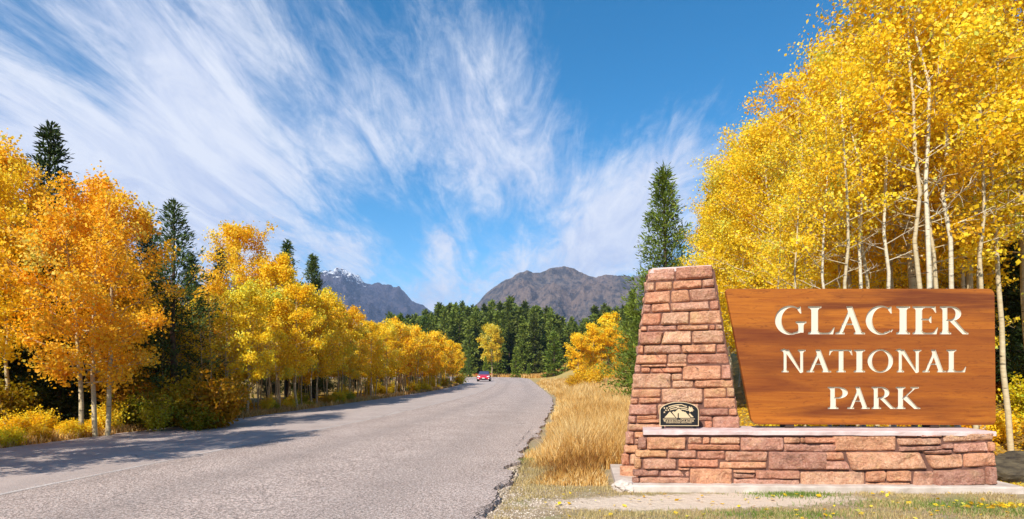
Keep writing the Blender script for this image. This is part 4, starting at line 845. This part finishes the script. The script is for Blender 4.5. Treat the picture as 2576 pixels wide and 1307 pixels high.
def boundary(tr):
    E = {}
    for t in tr:
        for a_, b_ in ((t[0], t[1]), (t[1], t[2]), (t[2], t[0])): E[(a_, b_)] = 1
    return [(a_, b_) for (a_, b_) in E if (b_, a_) not in E]

# ------------------------------------------------------------------ the sign
SY = 8.30; ORG_S = Vector((gx(2165, SY), SY, 0))
def bpt(px, py): return ((px - HX) / F * SY - ORG_S.x, EYE + (HY - py) / F * SY)     # x, z on the board face
m = M('stained_wood', .42); P = m.coord('Object', (.55, 1, 9)); g1 = m.noise(P, 2.2, 7, .62, .8); P2 = m.coord('Object', (.25, 1, 2.6)); g2 = m.noise(P2, 1.3, 3, .5, .5); P3 = m.coord('Object', (1.2, 1, 46)); g3 = m.noise(P3, 1.7, 5, .7)
c = m.mix(m.mr(g1, .3, .7), (.30,.078,.008), (.48,.155,.014)); c = m.mix(m.mr(g2, .48, .62, 0, .85), c, (.115,.024,.006)); kn = m.noise(m.coord('Object', (2.2, 1, 14)), 2.4, 6, .7, 1.2); c = m.mix(m.mr(kn, .54, .64, 0, .55), c, (.10,.020,.005)); c = m.mix(m.mr(g3, .5, .75, 0, .5), c, (.44,.15,.03))
so = m.n('ShaderNodeSeparateXYZ'); tcc = m.n('ShaderNodeTexCoord'); m.l(tcc.outputs['Object'], so.inputs[0]); zf = m.math('FRACT', m.math('MULTIPLY', so.outputs[2], 4.6)); c = m.mix(m.mr(zf, .975, .999, 0, .6), c, (.10,.025,.008))
pl = m.math('FRACT', m.math('MULTIPLY', m.math('SINE', m.math('MULTIPLY', m.math('FLOOR', m.math('MULTIPLY', so.outputs[2], 4.6)), 12.99)), 437.5)); c = m.mix(m.mr(pl, 0, 1, 0, .55), c, (.16,.034,.008))
m.col(c); m.bump(g3, .25, .003); m.b.inputs['Specular IOR Level'].default_value = .3; wood = m.m
cream = simple('cream_paint', (.63,.56,.45), .6)
def rbox_pts():
    P_ = [];
    def cor(cx, cy, r, a0, a1): P_.extend(arc(cx, cy, r, r, a0, a1, 8))
    # board outline in view pixels, y down: walk clockwise from top left
    out = [(1826, 733), (1832, 727)]; out += [(2486 + 16 * math.sin(R(k2 * 15)), 743 - 16 * math.cos(R(k2 * 15))) for k2 in range(7)]
    out += [(2491 + 14 * math.cos(R(k2 * 15)), 1056 + 14 * math.sin(R(k2 * 15))) for k2 in range(7)]
    out += [(1909 - 20 * math.sin(R(k2 * 15)), 1048 + 20 * math.cos(R(k2 * 15))) for k2 in range(6)]
    return [bpt(*p) for p in out]
outline = rbox_pts()
LET = [('G',1998,2079),('L',2083,2152),('A',2153.5,2230.5),('C',2232,2303),('I',2310.5,2346.4),('E',2352.6,2418.6),('R',2422.8,2497)], \
      [('N',2010,2077),('A',2079,2143),('T',2137,2198),('I',2201,2230.5),('O',2236.7,2302.7),('N',2307,2375.5),('A',2378,2438.4),('L',2440,2491)], \
      [('P',2134,2186),('A',2184,2242),('R',2247,2308.5),('K',2309.5,2373)]
YS = [(790,862.5),(902,960.5),(998,1055)]
sign = empty('park_sign', (ORG_S.x, SY, 0), 'brown wooden sign with cream carved letters GLACIER NATIONAL PARK above the low stone wall', 'sign')
glyphs3 = []
for line, (yt, yb) in zip(LET, YS):
    for ch, x0, x1 in line:
        pos, neg = glyph(ch); a0, a1, b0, b1 = bbox(pos); over = ch in 'OCG'
        def mp(p, x0=x0, x1=x1, yt=yt, yb=yb, a0=a0, a1=a1): return bpt((x0 + (p[0] - a0) / (a1 - a0) * (x1 - x0)) * S2, (yb + (yt - yb) * p[1]) * S2)
        pos = [[mp(p) for p in q] for q in pos]; neg = [[mp(p) for p in q] for q in neg]; glyphs3.append(shape2d(pos, neg))
# the board front is cut out around every letter, so the letters are truly sunk
segs = [[tuple(v) for v in outline]]
allv = [Vector(p) for p in outline]; edges = []; n0 = len(allv); faces_in = [list(range(n0))]
area = sum(outline[i][0] * outline[(i+1) % n0][1] - outline[(i+1) % n0][0] * outline[i][1] for i in range(n0))
if area < 0: faces_in = [faces_in[0][::-1]]
for v, tr in glyphs3:
    b0 = len(allv); allv += [Vector(q) for q in v]
    for t in tr:
        a_ = [b0 + k2 for k2 in t]; p = [allv[k2] for k2 in a_]
        if (p[1] - p[0]).cross(p[2] - p[0]) < 0: a_ = a_[::-1]
        faces_in.append(a_)
v, e, f, ov, oe, of = geometry.delaunay_2d_cdt(allv, [], faces_in, 0, 1e-5)
front = [t for t, o in zip(f, of) if list(o) == [0]]
TH = .055; V = [(p[0], 0, p[1]) for p in v]; Fq = [tuple(t) for t in front]; bnd = boundary(front)
used = {}
outer_v = set()
nb0 = len(V); V += [(p[0], .026, p[1]) for p in v]
for a_, b_ in bnd: Fq.append((b_, a_, nb0 + a_, nb0 + b_))
# solid back part of the board
nb1 = len(V); V += [(p[0], .026, p[1]) for p in outline] + [(p[0], TH, p[1]) for p in outline]; n = len(outline)
Fq += [tuple(nb1 + k2 for k2 in range(n)), tuple(nb1 + n + k2 for k2 in range(n))[::-1]] + [(nb1 + i, nb1 + (i+1) % n, nb1 + n + (i+1) % n, nb1 + n + i) for i in range(n)]
pyd('board', V, Fq, sign, wood)
for (v, tr) in glyphs3:
    V = [(p[0], .0245, p[1]) for p in v]; k0 = len(V); V += [(p[0], .0015, p[1]) for p in v]
    cx_ = 0; Fq = [tuple(t) for t in tr]
    for a_, b_ in boundary(tr):
        # lining of the groove, a millimetre inside the cut
        Fq.append((a_, b_, k0 + b_, k0 + a_))
    # shrink the lining very slightly so it never shares a plane with the cut
    o = pyd('letter', V, Fq, sign, cream); me = o.data; me.update()
    bm = bmesh.new(); bm.from_mesh(me); bmesh.ops.recalc_face_normals(bm, faces=bm.faces); bm.to_mesh(me); bm.free()
    nrm = {}
    for a_, b_ in boundary(tr):
        d = (v[b_] - v[a_]); d = Vector((d.y, -d.x)); 
        if d.length: d.normalize()
        for k2 in (a_, b_): nrm[k2] = nrm.get(k2, Vector((0, 0))) + d
    p3 = [v[k2] for k2 in tr[0]]; sgn = -1 if (p3[1] - p3[0]).cross(p3[2] - p3[0]) > 0 else 1
    for k2, d in nrm.items():
        if d.length: d.normalize()
        for q, am in ((k2, .006), (k0 + k2, .0008)):
            me.vertices[q].co.x += d.x * am * sgn; me.vertices[q].co.z += d.y * am * sgn
dark_wood = simple('dark_wood', (.045,.022,.014), .7)
for x0, x1 in ((1976,1999),(2341,2364)):
    a_, _ = bpt(x0, 1000); b_, _ = bpt(x1, 1000); V_, F_ = boxv(a_, b_, TH + .002, TH + .12, WP.hit(2502,1088).z + .011, 2.2); pyd('post', V_, F_, sign, dark_wood)
    V_, F_ = boxv(a_ + .004, b_ - .004, .006, TH, WP.hit(2502,1088).z + .011, bpt(0, 1066)[1] + .0); pyd('post_foot', V_, F_, sign, dark_wood)

# ------------------------------------------------------------------ the small arched plaque
PY = 8.19; PO = Vector((gx(1708.5, PY), PY, 0)); plaque = empty('plaque', PO, 'small black arched plaque with gold mountain emblem reading WATERTON-GLACIER, before the tower foot', 'plaque')
black = simple('black_enamel', (.010,.010,.012), .35); goldm = simple('gold_paint', (.62,.46,.27), .5)
# plaque drawing in the units of a close crop: x 440..1550, y 400..1085 down
ux = (1757.5 - 1659.5) / 1110.0
def pp(x, y): px = 1659.5 + (x - 440) * ux; py = 1011.5 + (y - 398) * ux * 1.0; return ((px - HX) / F * PY - PO.x, EYE + (HY - py) / F * PY)
def extr(name, polys, neg, y0, y1, mat, parent=plaque):
    v, tr = shape2d([[pp(*p) for p in q] for q in polys], [[pp(*p) for p in q] for q in neg]); V = [(p[0], y0, p[1]) for p in v]; k0 = len(V); V += [(p[0], y1, p[1]) for p in v]
    Fq = [tuple(t) for t in tr] + [tuple(k0 + a_ for a_ in t[::-1]) for t in tr] + [(b_, a_, k0 + a_, k0 + b_) for a_, b_ in boundary(tr)]
    return pyd(name, V, Fq, parent, mat)
def arch(i): 
    L_, R_, T_, B_ = 440 + i, 1550 - i, 398 + i, 1085 - i; return [(L_, B_), (L_, 660)] + [(995 + (R_ - 995) * math.cos(R(a_)), 660 - (660 - T_) * math.sin(R(a_))) for a_ in range(172, 4, -8)] + [(R_, 660), (R_, B_)]
extr('plate', [arch(2)], [], 0, .02, black); extr('rim', [arch(0)], [arch(17)], -.006, .018, goldm)
E = [[(575,850),(730,675),(890,850)], [(790,690),(835,665),(865,685),(890,670),(990,585),(1090,675),(1110,665),(1140,690),(1165,680),(1320,855),(985,855),(985,730),(968,710),(950,740),(950,855),(915,855)], [(1262,745),(1300,725),(1408,835),(1340,840)]]
extr('mountain_emblem', E, [], -.004, -.0005, goldm)
for k2, (x, y) in enumerate([(573,577),(647,575),(617,638),(685,634),(573,695)]):
    st_ = [(x + (30 if j % 2 == 0 else 15) * math.sin(R(j * 36)), y - (30 if j % 2 == 0 else 15) * math.cos(R(j * 36))) for j in range(10)]; extr('star', [st_], [], -.004, -.0005, goldm)
def band(x0, y0, x1, y1, lift, w):
    n_ = 8; top_ = [(x0 + (x1-x0)*t/n_, y0 + (y1-y0)*t/n_ - lift * math.sin(math.pi*t/n_)) for t in range(n_+1)]; return top_ + [(a_, b_ + w) for a_, b_ in top_[::-1]]
extr('stripes', [band(690,525,1085,465,18,26), band(710,575,985,512,14,26), band(735,618,940,580,10,26), band(1090,478,1215,515,-4,26), band(925,540,1225,575,12,26), band(1040,592,1235,630,10,26)], [], -.004, -.0005, goldm)
mc = (1315, 625); lf = []
for j, (ang_, r_) in enumerate([(-100,95),(-85,55),(-70,100),(-52,60),(-40,95),(-20,60),(5,108),(20,60),(40,90),(55,50),(110,80),(125,45),(160,75),(180,50),(200,88),(222,55),(240,105)]): lf.append((mc[0] + r_ * math.cos(R(ang_)), mc[1] + r_ * math.sin(R(ang_))))
extr('maple_leaf', [lf], [], -.004, -.0005, goldm)
extr('rules', [[(530,878),(925,878),(925,893),(530,893)], [(1030,878),(1440,878),(1440,893),(1030,893)]], [], -.004, -.0005, goldm)
polys_all = []; x = 545; tot = 0; word = 'WATERTON-GLACIER'; W_ = []
for ch in word: pos, neg = glyph(ch); bb = bbox(pos); W_.append((bb[1] - bb[0]) + .12)
kx = (1425 - 545) / sum(W_); V_all = []; F_all = []
for ch, w_ in zip(word, W_):
    pos, neg = glyph(ch); bb = bbox(pos); hh = 66 if ch in 'WG' else 58
    f_ = lambda p: pp(x + (p[0] - bb[0]) * kx, 968 - p[1] * hh)
    v, tr = shape2d([[f_(p) for p in q] for q in pos], [[f_(p) for p in q] for q in neg]); b0 = len(V_all); V_all += [(p[0], -.004, p[1]) for p in v]; F_all += [tuple(b0 + a_ for a_ in t) for t in tr]
    k0 = len(V_all); V_all += [(p[0], -.0003, p[1]) for p in v]; F_all += [(b0 + b_, b0 + a_, k0 + a_, k0 + b_) for a_, b_ in boundary(tr)]; x += w_ * kx
pyd('lettering', V_all, F_all, plaque, goldm)
tcv = bpy.data.curves.new('small_lettering', 'FONT'); tcv.body = 'INTERNATIONAL PEACE PARK'; tcv.align_x = 'CENTER'; tcv.size = .026; tcv.extrude = .0015; tcv.materials.append(goldm)
t_ = bpy.data.objects.new('text', tcv); C.objects.link(t_); bpy.context.view_layer.update(); to = link('small_lettering', bpy.data.meshes.new_from_object(t_), plaque); bpy.data.objects.remove(t_); a_, b_ = pp(985, 1008); to.location = (a_, -.003, b_); to.rotation_euler = (R(90), 0, 0)
capz = WP.hit(2502,1088).z + .011
a_, b_ = pp(520, 1080); V_, F_ = boxv(a_, a_ + .03, .022, .05, capz, b_ + .2); pyd('leg', V_, F_, plaque, black)
a_, b_ = pp(1440, 1080); V_, F_ = boxv(a_, a_ + .03, .022, .05, capz, b_ + .2); pyd('leg', V_, F_, plaque, black)

# ------------------------------------------------------------------ log right of the wall, its shadow painted into the dark colour
m = M('shaded_log', .95); P = m.coord('Position', (3, 3, 14)); n1 = m.noise(P, 2, 5, .6); m.col(m.mix(m.mr(n1, .35, .65), (.035,.026,.018), (.11,.085,.05))); m.bump(n1, .7, .02)
bm = bmesh.new(); bmesh.ops.create_icosphere(bm, subdivisions=5, radius=1)
for v in bm.verts:
    q = v.co.copy(); v.co = Vector((q.x * .85, q.y * .45, q.z * .36)) * (1 + noise.fractal(q * 1.7, 1, 2, 6) * .22)
    if v.co.z < -.05: v.co.z = -.05
me = bpy.data.meshes.new('log'); bm.to_mesh(me); bm.free(); bo = link('log', me, None, m.m); bo.location = (gx(2605, 8.6), 8.75, .05); tag(bo, 'low dark boulder on the leaf-strewn ground beside the right end of the stone wall', 'log')

# ------------------------------------------------------------------ the red car
CY = 80.0; CXp = gx(1216, CY); car = empty('car', (CXp, CY, .08), 'red open-top car driving towards the camera on the road bend', 'car', rz=0)
m = M('red_paint', .25); m.col((.55,.008,.025)); m.b.inputs['Coat Weight'].default_value = .6; red = m.m
glass = simple('windscreen_glass', (.05,.06,.12), .08, .0, .8); tyre = simple('tyre', (.02,.02,.02), .8); rimm = simple('rim_metal', (.5,.5,.52), .3, .9); lampm = simple('lamp_glass', (.85,.85,.82), .15); dark = simple('dark_trim', (.02,.018,.02), .6); platem = simple('plate_paint', (.7,.68,.66), .5); seatm = simple('seat', (.05,.04,.045), .8)
# body: cross sections along the length, front (y=0) to back (y=4.2)
st = [(0,.62,.30,.52),(.06,.80,.22,.64),(.35,.90,.18,.74),(.9,.92,.18,.86),(1.35,.93,.18,.93),(1.7,.93,.18,.96),(2.3,.93,.18,.96),(3.1,.93,.18,.97),(3.7,.90,.22,.97),(4.1,.82,.28,.90),(4.2,.70,.34,.80)]
V = []; 
for (y, w, z0, z1) in st:
    mz_ = (z0 + z1) / 2
    V += [(-w*.55,y,z0),(-w*.92,y,z0+.05),(-w,y,mz_-.05),(-w*.98,y,mz_+.08),(-w*.88,y,z1-.06),(-w*.6,y,z1),(0,y,z1+.03),(w*.6,y,z1),(w*.88,y,z1-.06),(w*.98,y,mz_+.08),(w,y,mz_-.05),(w*.92,y,z0+.05),(w*.55,y,z0)]
k3 = 13; Fq = [(i*k3+j, i*k3+(j+1)%k3, (i+1)*k3+(j+1)%k3, (i+1)*k3+j) for i in range(len(st)-1) for j in range(k3)] + [tuple(range(k3))[::-1], tuple((len(st)-1)*k3+j for j in range(k3))]
o = pyd('body', V, Fq, car, red, True); mod = o.modifiers.new('smooth', 'SUBSURF'); mod.levels = mod.render_levels = 2
pyd('windscreen', [(-.72,1.32,.96),(.72,1.32,.96),(.60,1.85,1.36),(-.60,1.85,1.36),(-.72,1.35,.96),(.72,1.35,.96),(.60,1.88,1.36),(-.60,1.88,1.36)], boxv(0,1,0,1,0,1)[1], car, glass)
V_, F_ = tubes([(np.array([(-.76,1.30,.94),(-.70,1.55,1.16),(-.62,1.86,1.38),(0,1.90,1.42),(.62,1.86,1.38),(.70,1.55,1.16),(.76,1.30,.94)]), np.full(7, .03))], 8); pyd('windscreen_frame', V_, F_, car, dark)
def cbox(name, x0,x1,y0,y1,z0,z1, mat, par, bev=.02):
    V_, F_ = boxv(x0,x1,y0,y1,z0,z1); o = pyd(name, V_, F_, par, mat); md = o.modifiers.new('b', 'BEVEL'); md.width = bev; md.segments = 2; return o
for s in (-1, 1):
    pyd('headlight', [(s*.42,-.01,.60),(s*.78,.10,.66),(s*.80,.14,.76),(s*.50,.06,.70),(s*.42,.2,.60),(s*.78,.3,.66),(s*.80,.3,.76),(s*.50,.25,.70)], [(0,1,2,3),(4,5,6,7),(0,1,5,4),(1,2,6,5),(2,3,7,6),(3,0,4,7)], car, lampm)
    cbox('fog_light', s*.70-.05, s*.70+.05, .00, .12, .34, .48, lampm, car); cbox('wing_mirror', s*1.0-.09, s*1.0+.09, 1.35, 1.45, .94, 1.05, red, car, .03)
    cbox('seat', s*.36-.24, s*.36+.24, 2.35, 2.5, .7, 1.22, seatm, car, .06)
    for y in (.78, 3.35):
        bm = bmesh.new(); bmesh.ops.create_cone(bm, cap_ends=True, segments=24, radius1=.33, radius2=.33, depth=.22); bmesh.ops.bevel(bm, geom=[e for e in bm.edges if len(e.link_faces) == 2 and any(len(f.verts) > 4 for f in e.link_faces)], offset=.03, segments=2, affect='EDGES'); bmesh.ops.rotate(bm, verts=bm.verts, cent=(0,0,0), matrix=__import__('mathutils').Matrix.Rotation(R(90), 3, 'Y')); me = bpy.data.meshes.new('wheel'); bm.to_mesh(me); bm.free()
        w = link('wheel', me, car, tyre); w.location = (s * .80, y, .33); bm = bmesh.new(); bmesh.ops.create_cone(bm, cap_ends=True, segments=16, radius1=.2, radius2=.17, depth=.03); bmesh.ops.rotate(bm, verts=bm.verts, cent=(0,0,0), matrix=__import__('mathutils').Matrix.Rotation(R(90) * s, 3, 'Y')); me = bpy.data.meshes.new('rim'); bm.to_mesh(me); bm.free(); r_ = link('rim', me, w, rimm); r_.location = (s * .115, 0, 0)
cbox('grille', -.45, .45, -.02, .1, .32, .46, dark, car); cbox('number_plate', -.17, .17, -.045, -.022, .40, .51, platem, car, .004); cbox('bumper', -.74, .74, -.03, .12, .22, .30, dark, car)

# ------------------------------------------------------------------ haze
V_, F_ = boxv(-6600, 6600, -3100, 6600, -14, 720)
m = bpy.data.materials.new('haze'); m.use_nodes = True; nt = m.node_tree; nt.nodes.clear(); pv = nt.nodes.new('ShaderNodeVolumePrincipled'); pv.inputs['Color'].default_value = (.50,.66,1.0,1); pv.inputs['Density'].default_value = .00011; pv.inputs['Anisotropy'].default_value = .0
ou = nt.nodes.new('ShaderNodeOutputMaterial'); nt.links.new(pv.outputs[0], ou.inputs['Volume']); HZ = True
if HZ: tag(pyd('haze', V_, F_, None, m), kind='stuff')
